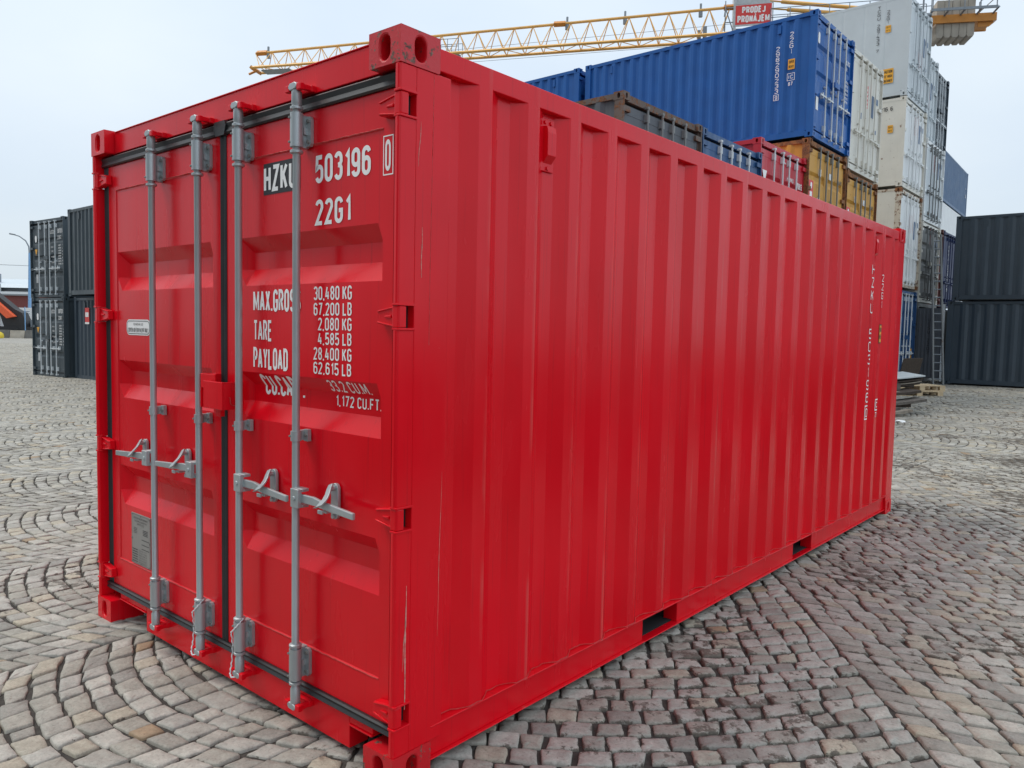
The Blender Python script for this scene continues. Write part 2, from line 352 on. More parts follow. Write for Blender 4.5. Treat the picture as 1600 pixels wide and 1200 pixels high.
def OUT(fn, a, b):
    p = Vector(fn(a, b)); u = Vector(fn(a+0.001, b))-p; v = Vector(fn(a, b+0.001))-p
    n = u.cross(v)
    n = Vector((1 if abs(n.x) > max(abs(n.y), abs(n.z)) else 0, 1 if abs(n.y) > max(abs(n.x), abs(n.z)) else 0, 0))
    # front faces of doors look to -Y; side lettering looks away from the container's middle (x = -1.2)
    if n.y: return Vector((0, -1, 0))
    return Vector((1 if p.x > -1.2 else -1, 0, 0))
def rect_into(mb, a0, a1, b0, b1, fn, abreaks=(), bbreaks=()):
    A = sorted([a0, a1]+[x for x in abreaks if a0 < x < a1]); B = sorted([b0, b1]+[x for x in bbreaks if b0 < x < b1])
    for i in range(len(A)-1):
        for j in range(len(B)-1):
            mb.add([fn(A[i], B[j]), fn(A[i+1], B[j]), fn(A[i+1], B[j+1]), fn(A[i], B[j+1])], [(0, 1, 2, 3)])
def frame_into(mb, a0, a1, b0, b1, t, fn, **k):
    rect_into(mb, a0, a1, b0, b0+t, fn, **k); rect_into(mb, a0, a1, b1-t, b1, fn, **k)
    rect_into(mb, a0, a0+t, b0+t, b1-t, fn, **k); rect_into(mb, a1-t, a1, b0+t, b1-t, fn, **k)

def g_at(x, y):
    dx, dy = x-1.99, y+1.73; t = 0.7588*dx + 0.651*dy; r = np.sqrt(dx*dx+dy*dy)
    s = np.clip((r-8)/12, 0, 1); s = s*s*(3-2*s)
    return np.clip(0.014*t, -0.24, 0.2)*s

# ------------------------------------------------------------------ ground
def soil_mat():
    m, n, b = new_mat('soil_and_far_paving')
    near = ramp(n, noise(n, 30, 5), [(0.3, (0.034, 0.029, 0.025)), (0.7, (0.075, 0.065, 0.055))])
    vo = n.nodes.new('ShaderNodeTexVoronoi'); vo.inputs['Scale'].default_value = 7.5
    gp = n.nodes.new('ShaderNodeNewGeometry').outputs['Position']; n.links.new(gp, vo.inputs['Vector'])
    far = ramp(n, vo.outputs['Distance'], [(0.55, (0.36, 0.345, 0.31)), (0.75, (0.20, 0.19, 0.17))])
    far = mixc(n, ramp(n, noise(n, 0.5, 5), [(0.4, g3(0)), (0.7, g3(0.5))]), far, (0.20, 0.185, 0.16))
    ln = n.nodes.new('ShaderNodeVectorMath'); ln.operation = 'LENGTH'; n.links.new(gp, ln.inputs[0])
    mr = n.nodes.new('ShaderNodeMapRange'); mr.inputs[1].default_value = 54; mr.inputs[2].default_value = 62; n.links.new(ln.outputs['Value'], mr.inputs[0])
    n.links.new(mixc(n, mr.outputs[0], near, far), b.inputs['Base Color'])
    b.inputs['Roughness'].default_value = 0.95; bump(n, b, noise(n, 70, 6, rough=0.7), 0.7, 0.02)
    return m
def make_ground():
    ax = np.concatenate([[-600, -400, -250, -180, -140, -115], np.arange(-100, 60, 2.0), [65, 80, 110, 160, 260, 500]])
    ay = np.concatenate([[-500, -250, -120, -60, -30], np.arange(-16, 80, 2.0), [90, 110, 150, 200, 300, 600]])
    X, Y = np.meshgrid(ax, ay); Z = g_at(X, Y) - 0.012
    nx, ny = len(ax), len(ay)
    vs = np.stack([X, Y, Z], -1).reshape(-1, 3)
    fs = [(j*nx+i, j*nx+i+1, (j+1)*nx+i+1, (j+1)*nx+i) for j in range(ny-1) for i in range(nx-1)]
    mb = MB(); mb.v = [tuple(map(float, p)) for p in vs]; mb.f = fs
    o = mb.build('ground', soil_mat(), smooth=60); o['kind'] = 'structure'
make_ground()

def sett_mat():
    m, n, b = new_mat('granite_setts')
    at = n.nodes.new('ShaderNodeAttribute'); at.attribute_name = 'tone'
    c = ramp(n, at.outputs['Fac'], [(0.0, (0.265, 0.252, 0.225)), (0.25, (0.340, 0.320, 0.270)), (0.45, (0.372, 0.356, 0.318)), (0.72, (0.450, 0.428, 0.375)),
                                    (0.76, (0.38, 0.345, 0.275)), (0.93, (0.44, 0.39, 0.30)), (0.95, (0.33, 0.245, 0.155)), (1.0, (0.29, 0.20, 0.13))])
    grain = ramp(n, noise(n, 75, 6, rough=0.85), [(0.30, g3(0.36)), (0.46, g3(0.95)), (0.56, g3(1.02)), (0.72, g3(1.55))])
    c = mixc(n, 0.85, c, grain, 'MULTIPLY')
    blot = ramp(n, noise(n, 14, 4), [(0.3, g3(0.82)), (0.7, g3(1.14))])
    c = mixc(n, 1.0, c, blot, 'MULTIPLY')
    # trodden dirt with ragged edges
    big = noise(n, 0.75, 3); fine = noise(n, 11, 7, rough=0.72)
    dsum = n.nodes.new('ShaderNodeMath'); dsum.operation = 'ADD'
    a = n.nodes.new('ShaderNodeMath'); a.operation = 'MULTIPLY'; a.inputs[1].default_value = 0.55
    n.links.new(big, a.inputs[0]); n.links.new(a.outputs[0], dsum.inputs[0])
    a2 = n.nodes.new('ShaderNodeMath'); a2.operation = 'MULTIPLY'; a2.inputs[1].default_value = 0.75
    n.links.new(fine, a2.inputs[0]); n.links.new(a2.outputs[0], dsum.inputs[1])
    # the right hand side of the yard is dirtier
    gp = n.nodes.new('ShaderNodeNewGeometry').outputs['Position']
    sxx = n.nodes.new('ShaderNodeSeparateXYZ'); n.links.new(gp, sxx.inputs[0])
    mr = n.nodes.new('ShaderNodeMapRange'); mr.inputs[1].default_value = -1.5; mr.inputs[2].default_value = 0.5; mr.inputs[3].default_value = -0.035; mr.inputs[4].default_value = 0.026
    n.links.new(sxx.outputs[0], mr.inputs[0])
    d2 = n.nodes.new('ShaderNodeMath'); d2.operation = 'ADD'; n.links.new(dsum.outputs[0], d2.inputs[0]); n.links.new(mr.outputs[0], d2.inputs[1])
    ea = n.nodes.new('ShaderNodeAttribute'); ea.attribute_name = 'edge'
    e1 = n.nodes.new('ShaderNodeMath'); e1.operation = 'POWER'; e1.inputs[1].default_value = 2.5; n.links.new(ea.outputs['Fac'], e1.inputs[0])
    e2 = n.nodes.new('ShaderNodeMath'); e2.operation = 'MULTIPLY'; e2.inputs[1].default_value = 0.062; n.links.new(e1.outputs[0], e2.inputs[0])
    d3 = n.nodes.new('ShaderNodeMath'); d3.operation = 'ADD'; n.links.new(d2.outputs[0], d3.inputs[0]); n.links.new(e2.outputs[0], d3.inputs[1])
    mask = ramp(n, d3.outputs[0], [(0.725, g3(0)), (0.760, g3(0.93))])
    dirt = ramp(n, noise(n, 90, 4), [(0.3, (0.060, 0.050, 0.040)), (0.7, (0.150, 0.128, 0.102))])
    c = mixc(n, mask, c, dirt)
    film = ramp(n, noise(n, 0.45, 4), [(0.40, g3(0.04)), (0.66, g3(0.34))])
    mr2 = n.nodes.new('ShaderNodeMapRange'); mr2.inputs[1].default_value = -2.0; mr2.inputs[2].default_value = 1.0; mr2.inputs[3].default_value = 0.35; mr2.inputs[4].default_value = 0.6; n.links.new(sxx.outputs[0], mr2.inputs[0])
    film = mixc(n, 1.0, film, mr2.outputs[0], 'MULTIPLY')
    c = mixc(n, film, c, (0.20, 0.172, 0.135))
    n.links.new(c, b.inputs['Base Color'])
    b.inputs['Roughness'].default_value = 0.72; b.inputs['Specular IOR Level'].default_value = 0.4
    bump(n, b, mixc(n, 0.5, noise(n, 95, 5, rough=0.75), noise(n, 24, 3)), 0.55, 0.012)
    return m
def make_setts():
    rng = np.random.default_rng(3)
    C0 = np.array((1.99, -1.73))
    def crosses(px, py, cx, cy, x0, x1, y0, y1):
        t0 = np.zeros_like(px); t1 = np.ones_like(px)
        for p, c, a, b in ((px, cx, x0, x1), (py, cy, y0, y1)):
            d = p-c; d = np.where(np.abs(d) < 1e-9, 1e-9, d); u0 = (a-c)/d; u1 = (b-c)/d
            t0 = np.maximum(t0, np.minimum(u0, u1)); t1 = np.minimum(t1, np.maximum(u0, u1))
        return t0 < t1
    def keep(x, y):
        dx, dy = x-1.99, y+1.73; lat = 0.7588*dx+0.651*dy; dep = -0.65*dx+0.76*dy
        k = (dep > -0.6) & (np.abs(lat) < 0.72*dep+2.6) & (dep < 62)
        k &= ~((x > -2.42) & (x < -0.45) & (y > 0.45) & (y < 6.0))
        hid = np.ones_like(k)
        for ex, ey in ((0, 0), (-1.6, -1.3), (1.6, 0.6), (0.3, 1.6)):
            hid &= crosses(x, y, C0[0]+ex, C0[1]+ey, -2.35, -0.25, 0.40, 6.0)
        k &= ~hid
        k &= ~((x < -4.9) & (y > 8.6) & (y < 40) & (x > -10))
        return k
    quads = []
    def pattern(theta, ox, oy, cw, rise, rd, arange, brange, n0, region, wob=0.0):
        c, s = math.cos(theta), math.sin(theta)
        for i in range(arange[0], arange[1]):
            b = brange[0] + rng.random()*rd
            while b < brange[1]:
                h = rd*(1+rng.normal(0, 0.05)); n = n0 + rng.integers(-1, 2)
                t = (np.arange(n+1) + np.where((np.arange(n+1) > 0) & (np.arange(n+1) < n), rng.normal(0, 0.10, n+1), 0))/n
                a = (t-0.5)*cw; f = rise*(2*t-1)**2
                A = i*cw + a
                q = np.stack([np.stack([A[:-1], b+f[:-1]], -1), np.stack([A[1:], b+f[1:]], -1), np.stack([A[1:], b+h+f[1:]], -1), np.stack([A[:-1], b+h+f[:-1]], -1)], 1)
                if wob: q[..., 1] += wob*np.sin(q[..., 0]*0.9+b*0.25)
                W = np.stack([ox + c*q[..., 0]-s*q[..., 1], oy + s*q[..., 0]+c*q[..., 1]], -1)
                ce = W.mean(1); ok = region(ce[:, 0], ce[:, 1])
                if ok.any():
                    ok &= keep(ce[:, 0], ce[:, 1])
                    if ok.any(): quads.append(W[ok])
                b += h
    left = lambda x, y: (x < -0.42) & ((x < -2.45) | (y < 10.6)) & ((y < 10.6) | (x < -6.5))
    pattern(0, -1.2, 0, 1.65, 0.23, 0.108, (-42, 2), (-4.0, 46), 14, left)
    right = lambda x, y: (x >= -0.42) & (y < 10.6)
    pattern(R(37), 0.9, 0, 2.6, 0.24, 0.104, (-4, 8), (-6, 20), 20, right, 0.08)
    farr = lambda x, y: (x > -6.5) & (y >= 10.6)
    pattern(R(90), 0, 0, 1.65, 0.23, 0.125, (5, 28), (-24, 9), 13, lambda x, y: farr(x, y) & (x > -2.45) | (farr(x, y) & (x > -6.5)))
    Q = np.concatenate(quads); N = len(Q)
    ce = Q.mean(1, keepdims=True); dist = np.hypot(ce[:, 0, 0]-1.99, ce[:, 0, 1]+1.73)
    e = Q-ce; ln = np.linalg.norm(e, axis=-1, keepdims=True)
    Q = ce + e*(1-(0.0045+rng.random((N, 1, 1))*0.004)/np.maximum(ln*0.7, 1e-4)) + rng.normal(0, 0.0052, (N, 4, 2))
    tone = rng.random(N); tone = np.where(rng.random(N) < 0.13, 0.74+0.2*rng.random(N), tone*0.74); tone = np.where(rng.random(N) < 0.008, 0.97, tone)
    V = []; F = []; T = []; ED = []; base = 0
    def emit(q, tn, near):
        nonlocal base
        n = len(q)
        if n == 0: return
        ts = (0.045, 0.35, 0.65, 0.955) if near else (0.07, 0.93)
        pts = []
        for i in range(4):
            a_, b_ = q[:, i], q[:, (i+1) % 4]
            d = b_-a_; nrm = np.stack([d[:, 1], -d[:, 0]], -1)
            for t in ts:
                j = rng.normal(0, 0.020 if 0.2 < t < 0.8 else 0.012, (n, 1))
                if not 0.2 < t < 0.8: j = j - 0.006
                pts.append(a_+d*t+nrm*j)
        P = np.stack(pts, 1); k = P.shape[1]; c_ = P.mean(1, keepdims=True)
        gz = g_at(c_[:, 0, 0], c_[:, 0, 1])
        top = gz + rng.normal(0.0, 0.0022, n); tx = rng.normal(0, 0.022, (n, 1)); ty = rng.normal(0, 0.022, (n, 1))
        def ring(sc_, dz, jz):
            xy = c_+(P-c_)*sc_; z = top[:, None]+dz+(xy[..., 0]-c_[..., 0])*tx+(xy[..., 1]-c_[..., 1])*ty+rng.normal(0, jz, xy.shape[:2])
            return np.concatenate([xy, z[..., None]], -1)
        rings = [ring(1.03, -0.022, 0), ring(1.0, -0.0035, 0.001), ring(0.925, 0.0006, 0.0008)]
        if near: rings.append(ring(0.5, 0.0010, 0.0014))
        cv = np.concatenate([c_, (top[:, None, None]+0.0012)], -1)
        vv = np.concatenate(rings+[cv], 1); m = vv.shape[1]; nr = len(rings)
        fs4 = []; fs3 = []
        for r_ in range(nr-1):
            for i in range(k): fs4.append((r_*k+i, r_*k+(i+1) % k, (r_+1)*k+(i+1) % k, (r_+1)*k+i))
        for i in range(k): fs3.append(((nr-1)*k+i, (nr-1)*k+(i+1) % k, nr*k))
        offs = base + np.arange(n)[:, None, None]*m
        V.append(vv.reshape(-1, 3)); F.append(((np.array(fs4)[None]+offs).reshape(-1, 4), (np.array(fs3)[None]+offs).reshape(-1, 3)))
        T.append(np.repeat(tn, m)); ed = np.zeros(m); ed[:2*k] = 1.0; ed[2*k:3*k] = 0.75; ED.append(np.tile(ed, n)); base += n*m
    nearm = dist < 7.5
    emit(Q[nearm], tone[nearm], True); emit(Q[~nearm], tone[~nearm], False)
    V = np.concatenate(V); T = np.concatenate(T)
    q4 = np.concatenate([f[0] for f in F]); q3 = np.concatenate([f[1] for f in F])
    me = bpy.data.meshes.new('paving'); me.vertices.add(len(V)); me.vertices.foreach_set('co', V.astype(np.float32).ravel())
    me.loops.add(len(q4)*4+len(q3)*3); me.loops.foreach_set('vertex_index', np.concatenate([q4.ravel(), q3.ravel()]).astype(np.int32))
    me.polygons.add(len(q4)+len(q3))
    st = np.concatenate([np.arange(len(q4))*4, len(q4)*4+np.arange(len(q3))*3]); me.polygons.foreach_set('loop_start', st.astype(np.int32))
    me.update(calc_edges=True); me.validate()
    at = me.attributes.new('tone', 'FLOAT', 'POINT'); at.data.foreach_set('value', T.astype(np.float32))
    at = me.attributes.new('edge', 'FLOAT', 'POINT'); at.data.foreach_set('value', np.concatenate(ED).astype(np.float32))
    me.materials.append(sett_mat())
    o = bpy.data.objects.new('paving', me); col.objects.link(o); o['kind'] = 'structure'
    print('setts', N, 'faces', len(me.polygons))
make_setts()

# ------------------------------------------------------------------ container parts
W_, S_, HC = 2.438, 2.591, 2.896
def oval(w, h, n=20):
    pts = []; r = w/2; k = n//2
    for i in range(k+1):
        a = math.pi*i/k; pts.append((r*math.cos(a), (h/2-r)+r*math.sin(a)))
    for i in range(k+1):
        a = math.pi+math.pi*i/k; pts.append((r*math.cos(a), -(h/2-r)+r*math.sin(a)))
    return pts
def holed_face(mb, P, w, h, ov, depth, nrm, rc=0.0):
    """rect 0..w, 0..h in P(a,b) -> point; hole centred; inner wall to depth along nrm"""
    n = len(ov); cx, cy = w/2, h/2
    inner = [P(cx+a, cy+b) for a, b in ov]; outer = []
    for a, b in ov:
        s = min((cx/abs(a)) if abs(a) > 1e-6 else 1e9, (cy/abs(b)) if abs(b) > 1e-6 else 1e9); outer.append(P(cx+a*s, cy+b*s))
    # corners
    nv = Vector(nrm)*depth
    deep = [tuple(Vector(p)+nv) for p in inner]
    mb.add(outer+inner+deep, [(i, (i+1) % n, n+(i+1) % n, n+i) for i in range(n)] + [(n+i, n+(i+1) % n, 2*n+(i+1) % n, 2*n+i) for i in range(n)] + [tuple(range(2*n, 3*n))])
    # corner fills
    for (qa, qb) in ((0, 0), (w, 0), (w, h), (0, h)):
        best = []
        for i in range(n):
            a, b = ov[i]; a2, b2 = ov[(i+1) % n]
            def hit(a, b):
                sa = (cx/abs(a)) if abs(a) > 1e-6 else 1e9; sb = (cy/abs(b)) if abs(b) > 1e-6 else 1e9; return 'v' if sa < sb else 'h'
            if hit(a, b) != hit(a2, b2):
                mx_, my_ = (a+a2)/2, (b+b2)/2
                if (mx_ > 0) == (qa > cx) and (my_ > 0) == (qb > cy): best.append(i)
        for i in best:
            mb.add([outer[i], outer[(i+1) % n], P(qa, qb)], [(0, 1, 2)])
def fitting(right, front, top):
    """corner casting; local container frame (door -Y). right: x=0 side; front: y=0 end"""
    mb = MB(); w, l, h = 0.162, 0.178, 0.118
    e = 0.004
    xo = e if right else -W_-e; xi = xo-w if right else xo+w
    def build(L, z0):
        yo = 0.0 if front else L; yi = l if front else L-l
        s = 1 if yi > yo else -1; t = 1 if xi > xo else -1
        holed_face(mb, lambda a, b: (xo+t*a, yo, z0+b), w, h, oval(0.052, 0.082), 0.07, (0, s, 0))
        holed_face(mb, lambda a, b: (xo, yo+s*a, z0+b), l, h, oval(0.052, 0.080), 0.06, (t, 0, 0))
        zt = z0+h if top else z0; zb = z0 if top else z0+h
        holed_face(mb, lambda a, b: (xo+t*a, yo+s*b, zt), w, l, oval(0.064, 0.124), 0.03, (0, 0, -1 if top else 1))
        mb.add([(xo, yo, zb), (xi, yo, zb), (xi, yi, zb), (xo, yi, zb)], [(0, 1, 2, 3)])
        mb.add([(xi, yo, z0), (xi, yi, z0), (xi, yi, z0+h), (xi, yo, z0+h)], [(0, 1, 2, 3)])
        mb.add([(xo, yi, z0), (xi, yi, z0), (xi, yi, z0+h), (xo, yi, z0+h)], [(0, 1, 2, 3)])
        return mb
    return build
def corr_profile(y0, y1, first, pitch, depth, last=None, fl=0.07, sl=0.069):
    """list of (y, inward depth); first = start of first outer flat"""
    pts = [(y0, depth)]; y = first
    while y+fl+sl < (last or y1)-0.02:
        pts += [(y-sl, depth), (y, 0), (y+fl, 0), (y+fl+sl, depth)]; y += pitch
    if pts[-1][0] < y1-0.01: pts.append((y1, depth))
    o = [pts[0]]
    for p in pts[1:]:
        if p[0] > o[-1][0]+1e-4: o.append(p)
    return o
def prof_at(prof, y):
    for i in range(len(prof)-1):
        if prof[i][0] <= y <= prof[i+1][0]:
            t = (y-prof[i][0])/(prof[i+1][0]-prof[i][0]); return prof[i][1]*(1-t)+prof[i+1][1]*t
    return prof[-1][1]
def corr_wall(prof, z0, z1, X, s):
    """wall on plane x=X, inward direction s (-1 for the x=0 side)"""
    mb = MB(); n = len(prof)
    vs = [(X+s*d, y, z0) for y, d in prof]+[(X+s*d, y, z1) for y, d in prof]
    mb.add(vs, [(i, i+1, n+i+1, n+i) for i in range(n-1)])
    vs = [(X+s*(d+0.004), y, z0) for y, d in prof]+[(X+s*(d+0.004), y, z1) for y, d in prof]
    mb.add(vs, [(i+1, i, n+i, n+i+1) for i in range(n-1)])
    return mb
GR = [(1.97, 1.91, 1.84, 1.77), (1.41, 1.355, 1.285, 1.215), (0.855, 0.80, 0.72, 0.65)]
GD = 0.042
def groove_depth(z, gr=GR, gd=GD):
    for a, b, c, d in gr:
        if d <= z <= a:
            if z > b: return gd*(a-z)/(a-b)
            if z < c: return gd*(z-d)/(c-d)
            return gd
    return 0.0
def door_panel(x0, x1, z0, z1, y, xa, xb, za, zb, gr, gd, thick=0.04, step=0.004):
    """front at plane y facing -Y. Panel xa..xb, za..zb"""
    mb = MB()
    mb.add([(x0,y,z0),(x1,y,z0),(x1,y,z1),(x0,y,z1),(xa,y,za),(xb,y,za),(xb,y,zb),(xa,y,zb)], [(0,1,5,4),(1,2,6,5),(2,3,7,6),(3,0,4,7)])
    zs = [zb]
    for g in gr: zs += list(g)
    zs.append(za)
    zs = [zb, zb-0.004]+zs[1:-1]+[za+0.004, za]
    xs = [xa, xa+0.004, xa+0.055, xb-0.03, xb-0.004, xb]
    vs = []
    for z in zs:
        d = groove_depth(z, gr, gd)
        edge = z in (za, zb)
        for i, x in enumerate(xs):
            dd = 0 if i in (0, 5) else (step if i in (1, 4) else step+d)
            if edge: dd = 0
            vs.append((x, y+dd, z))
    n = len(xs)
    mb.add(vs, [(j*n+i, j*n+i+1, (j+1)*n+i+1, (j+1)*n+i) for j in range(len(zs)-1) for i in range(n-1)])
    mb.add([(x0,y,z0),(x1,y,z0),(x1,y,z1),(x0,y,z1),(x0,y+thick+gd,z0),(x1,y+thick+gd,z0),(x1,y+thick+gd,z1),(x0,y+thick+gd,z1)], [(0,4,5,1),(1,5,6,2),(2,6,7,3),(3,7,4,0),(4,7,6,5)])
    return mb
def scale_gr(H):
    k = (H-0.3)/(S_-0.3)
    return [tuple(z*k for z in g) for g in GR]

# generic stacked container -----------------------------------------------------------------
def container(label, loc, rz, H=S_, L=6.058, paint_='blue', post=None, rod='whiterod', style='std', wall_detail=True, group='shipping containers in the yard stacks',
              doors=True, fit=None, vents='both', door_paint=None, wall_flat=False, first=0.42, name='shipping_container', pitch=0.2783, roof=True):
    P = M[paint_]; Po = M[post] if post else P; Rd = M[rod]; Dp = M[door_paint] if door_paint else P; Fi = M[fit] if fit else Po
    t = empty(name, loc, rz); tag(t, label, 'container', group)
    f = MB()
    for xs in (0, 1):
        x0, x1 = (-0.06, 0) if xs else (-W_, -W_+0.06)
        f.box(x0, x1, 0.05, 0.16, 0.118, H-0.118); f.box(x0, x1, L-0.16, L-0.002, 0.118, H-0.118)
        xo0, xo1 = (x0, x1-0.004) if xs else (x0+0.004, x1)
        f.box(xo0, xo1, 0.178, L-0.178, H-0.10, H-0.02)          # top rail
        f.box(xo0, xo1, 0.178, L-0.178, 0.03, 0.16)              # bottom rail
        f.box((-0.028 if xs else -W_), (0 if xs else -W_+0.028), 0.0, 0.05, 0.118, H-0.118)
    f.box(-W_+0.164, -0.164, 0.05, 0.12, H-0.115, H-0.012); f.box(-W_+0.164, -0.164, 0.05, 0.13, 0.02, 0.155)
    f.box(-W_+0.164, -0.164, L-0.1, L-0.003, H-0.115, H-0.012); f.box(-W_+0.164, -0.164, L-0.1, L-0.003, 0.02, 0.155)
    f.build('frame', Po, t)
    for r_ in (True, False):
        for fr in (True, False):
            for tp in (True, False):
                fitting(r_, fr, tp)(L, H-0.118 if tp else 0.0).build('corner_fitting', Fi, t)
    d = 0.0 if wall_flat else 0.036
    prof = corr_profile(0.16, L-0.16, first, pitch, d, fl=pitch*0.25, sl=pitch*0.25) if not wall_flat else corr_profile(0.16, L-0.16, 0.7, 0.62, 0.004, fl=0.55, sl=0.01)
    for xs in (0, 1):
        corr_wall(prof, 0.155, H-0.095, -0.004 if xs else -W_+0.004, -1 if xs else 1).build('side_wall', P, t)
    # end wall corrugated
    ew = corr_profile(-W_+0.06, -0.06, -W_+0.22, 0.25, 0.04, fl=0.06, sl=0.06)
    mb = MB(); n = len(ew); vs = [(x, L-0.012-dd, 0.155) for x, dd in ew]+[(x, L-0.012-dd, H-0.11) for x, dd in ew]
    mb.add(vs, [(i, i+1, n+i+1, n+i) for i in range(n-1)]).build('end_wall', P, t)
    if roof: MB().box(-W_+0.05, -0.05, 0.1, L-0.09, H-0.04, H-0.022).box(-W_+0.05, -0.05, 0.13, L-0.11, 0.10, 0.13).build('roof_and_floor', P, t)
    if not wall_flat:
        for yv in (0.80, L-0.85):
            for xs in (0, 1):
                v = MB(); x0, x1 = (-0.03, 0.004) if xs else (-W_-0.004, -W_+0.03); v.box(x0, x1, yv, yv+0.07, H-0.34, H-0.16)
                v.build('vent', P, t)
    if doors:
        gr = scale_gr(H) if style == 'std' else []
        gd = GD if style == 'std' else 0.0
        zt, zb_ = H-0.175, 0.19
        MB().box(-W_+0.03, -0.03, 0.122, 0.14, 0.155, H-0.12).build('door_gasket', M['rubber'] if style == 'std' else P, t)
        for k, (x0, x1) in enumerate(((-2.35, -1.238), (-1.2, -0.088))):
            dm = door_panel(x0, x1, zb_, zt, 0.05, x0+0.09, x1-0.06, 0.345, zt-0.13, gr, gd, 0.02)
            dr = dm.build('door', Dp, t)
            xr = (-2.35+0.66, -2.35+1.05) if k == 0 else (-0.088-1.05, -0.088-0.66+0.2)
            xr = {0: (-1.76, -1.32), 1: (-0.985, -0.58)}[k]
            for q, xx in enumerate(xr):
                rm = MB().tube([(xx, 0.0, 0.10), (xx, 0.0, H-0.11)], 0.019, 8)
                rm.box(xx-0.028, xx+0.06, -0.004, 0.052, H-0.32, H-0.20); rm.box(xx-0.028, xx+0.06, -0.004, 0.052, 0.23, 0.35)
                rm.box(xx-0.03, xx+0.03, -0.02, 0.05, 0.09, 0.125); rm.box(xx-0.03, xx+0.03, -0.02, 0.05, H-0.125, H-0.09)
                rm.box(xx-0.022, xx+0.05, 0.0, 0.05, 1.16, 1.20)
                rm.build('lock_rod', Rd, dr, smooth=40)
                s = -1 if k == 0 else 1
                MB().box(min(xx, xx+s*0.36), max(xx, xx+s*0.36), -0.03, -0.005, 0.93, 0.965).box(min(xx+s*.18, xx+s*.22), max(xx+s*.18, xx+s*.22), -0.02, 0.049, 0.90, 1.02).build('handle', Rd, dr)
            for hz in (0.26, 0.955, 1.65*H/S_, H-0.24):
                xh = (-W_+0.005, -2.24) if k == 0 else (-0.20, -0.005)
                MB().box(xh[0], xh[1], 0.004, 0.052, hz-0.04, hz+0.04).build('hinge', Po, dr)
        if style == 'std':
            MB().box(-1.33, -1.02, -0.05, 0.045, 1.25*H/S_, 1.36*H/S_).build('lock_box', P, t)
    return t
def clusters(items, gap=0.11):
    """group marks that lie close together, so that each block of writing is one part"""
    bx_ = [(min(i[1], i[2])-gap, max(i[1], i[2])+gap, min(i[3], i[4])-gap, max(i[3], i[4])+gap) for i in items]; gid = list(range(len(items)))
    def find(a):
        while gid[a] != a: a = gid[a]
        return a
    for a in range(len(items)):
        for b in range(a):
            A, B_ = bx_[a], bx_[b]
            if A[0] < B_[1]-gap and B_[0] < A[1]-gap and A[2] < B_[3]-gap and B_[2] < A[3]-gap: gid[find(a)] = find(b)
    out_ = {}
    for a in range(len(items)): out_.setdefault(find(a), []).append(items[a])
    return list(out_.values())
def marks(t, mat, items, fn, name, bold=0.018, **k):
    o = None
    for cl_ in clusters(items):
        mb = MB()
        for s_, x0, x1, z0, z1 in cl_:
            if s_ is None: rect_into(mb, x0, x1, z0, z1, fn, **k)
            elif s_ == 'tri': mb.add([fn(x0, z1), fn(x1, z1), fn((x0+x1)/2, z0)], [(0, 1, 2)])
            elif s_ == 'triup': mb.add([fn(x0, z0), fn(x1, z0), fn((x0+x1)/2, z1)], [(0, 1, 2)])
            elif s_ == 'oval': mb.add([fn((x0+x1)/2+a*(x1-x0)/0.5, (z0+z1)/2+b*(z1-z0)) for a, b in oval(0.5, 1.0)], [tuple(range(22))])
            elif s_ == 'frame': frame_into(mb, min(x0, x1), max(x0, x1), z0, z1, 0.010, fn, **k)
            else: text_into(mb, s_, x0, x1, z0, z1, fn, bold=bold if not callable(bold) else bold(s_, abs(x1-x0)), **k)
        o = mb.build(name, mat, t, recalc=False)
    return o
def on_door(t, mat, items, y=0.046, name='lettering'):
    """items: (text or None for a patch, x0, x1, z0, z1) on the door plane"""
    return marks(t, mat, items, lambda a, b: (a, y, b), name)
def on_side(t, mat, items, X, name='lettering'):
    """items in (y, z) on plane x=X (X>=0 for the x=0 side, X<=-W for the other side)"""
    return marks(t, mat, items, lambda a, b: (X, a, b), name)
def column(s, y0, y1, ztop, ch, gap=1.25):
    out = []; z = ztop
    for c in s:
        if c != ' ': out.append((c, y0+(0.4*(y1-y0) if c in '1I' else 0), y1-(0.4*(y1-y0) if c in '1I' else 0), z-ch, z))
        z -= ch*gap
    return out

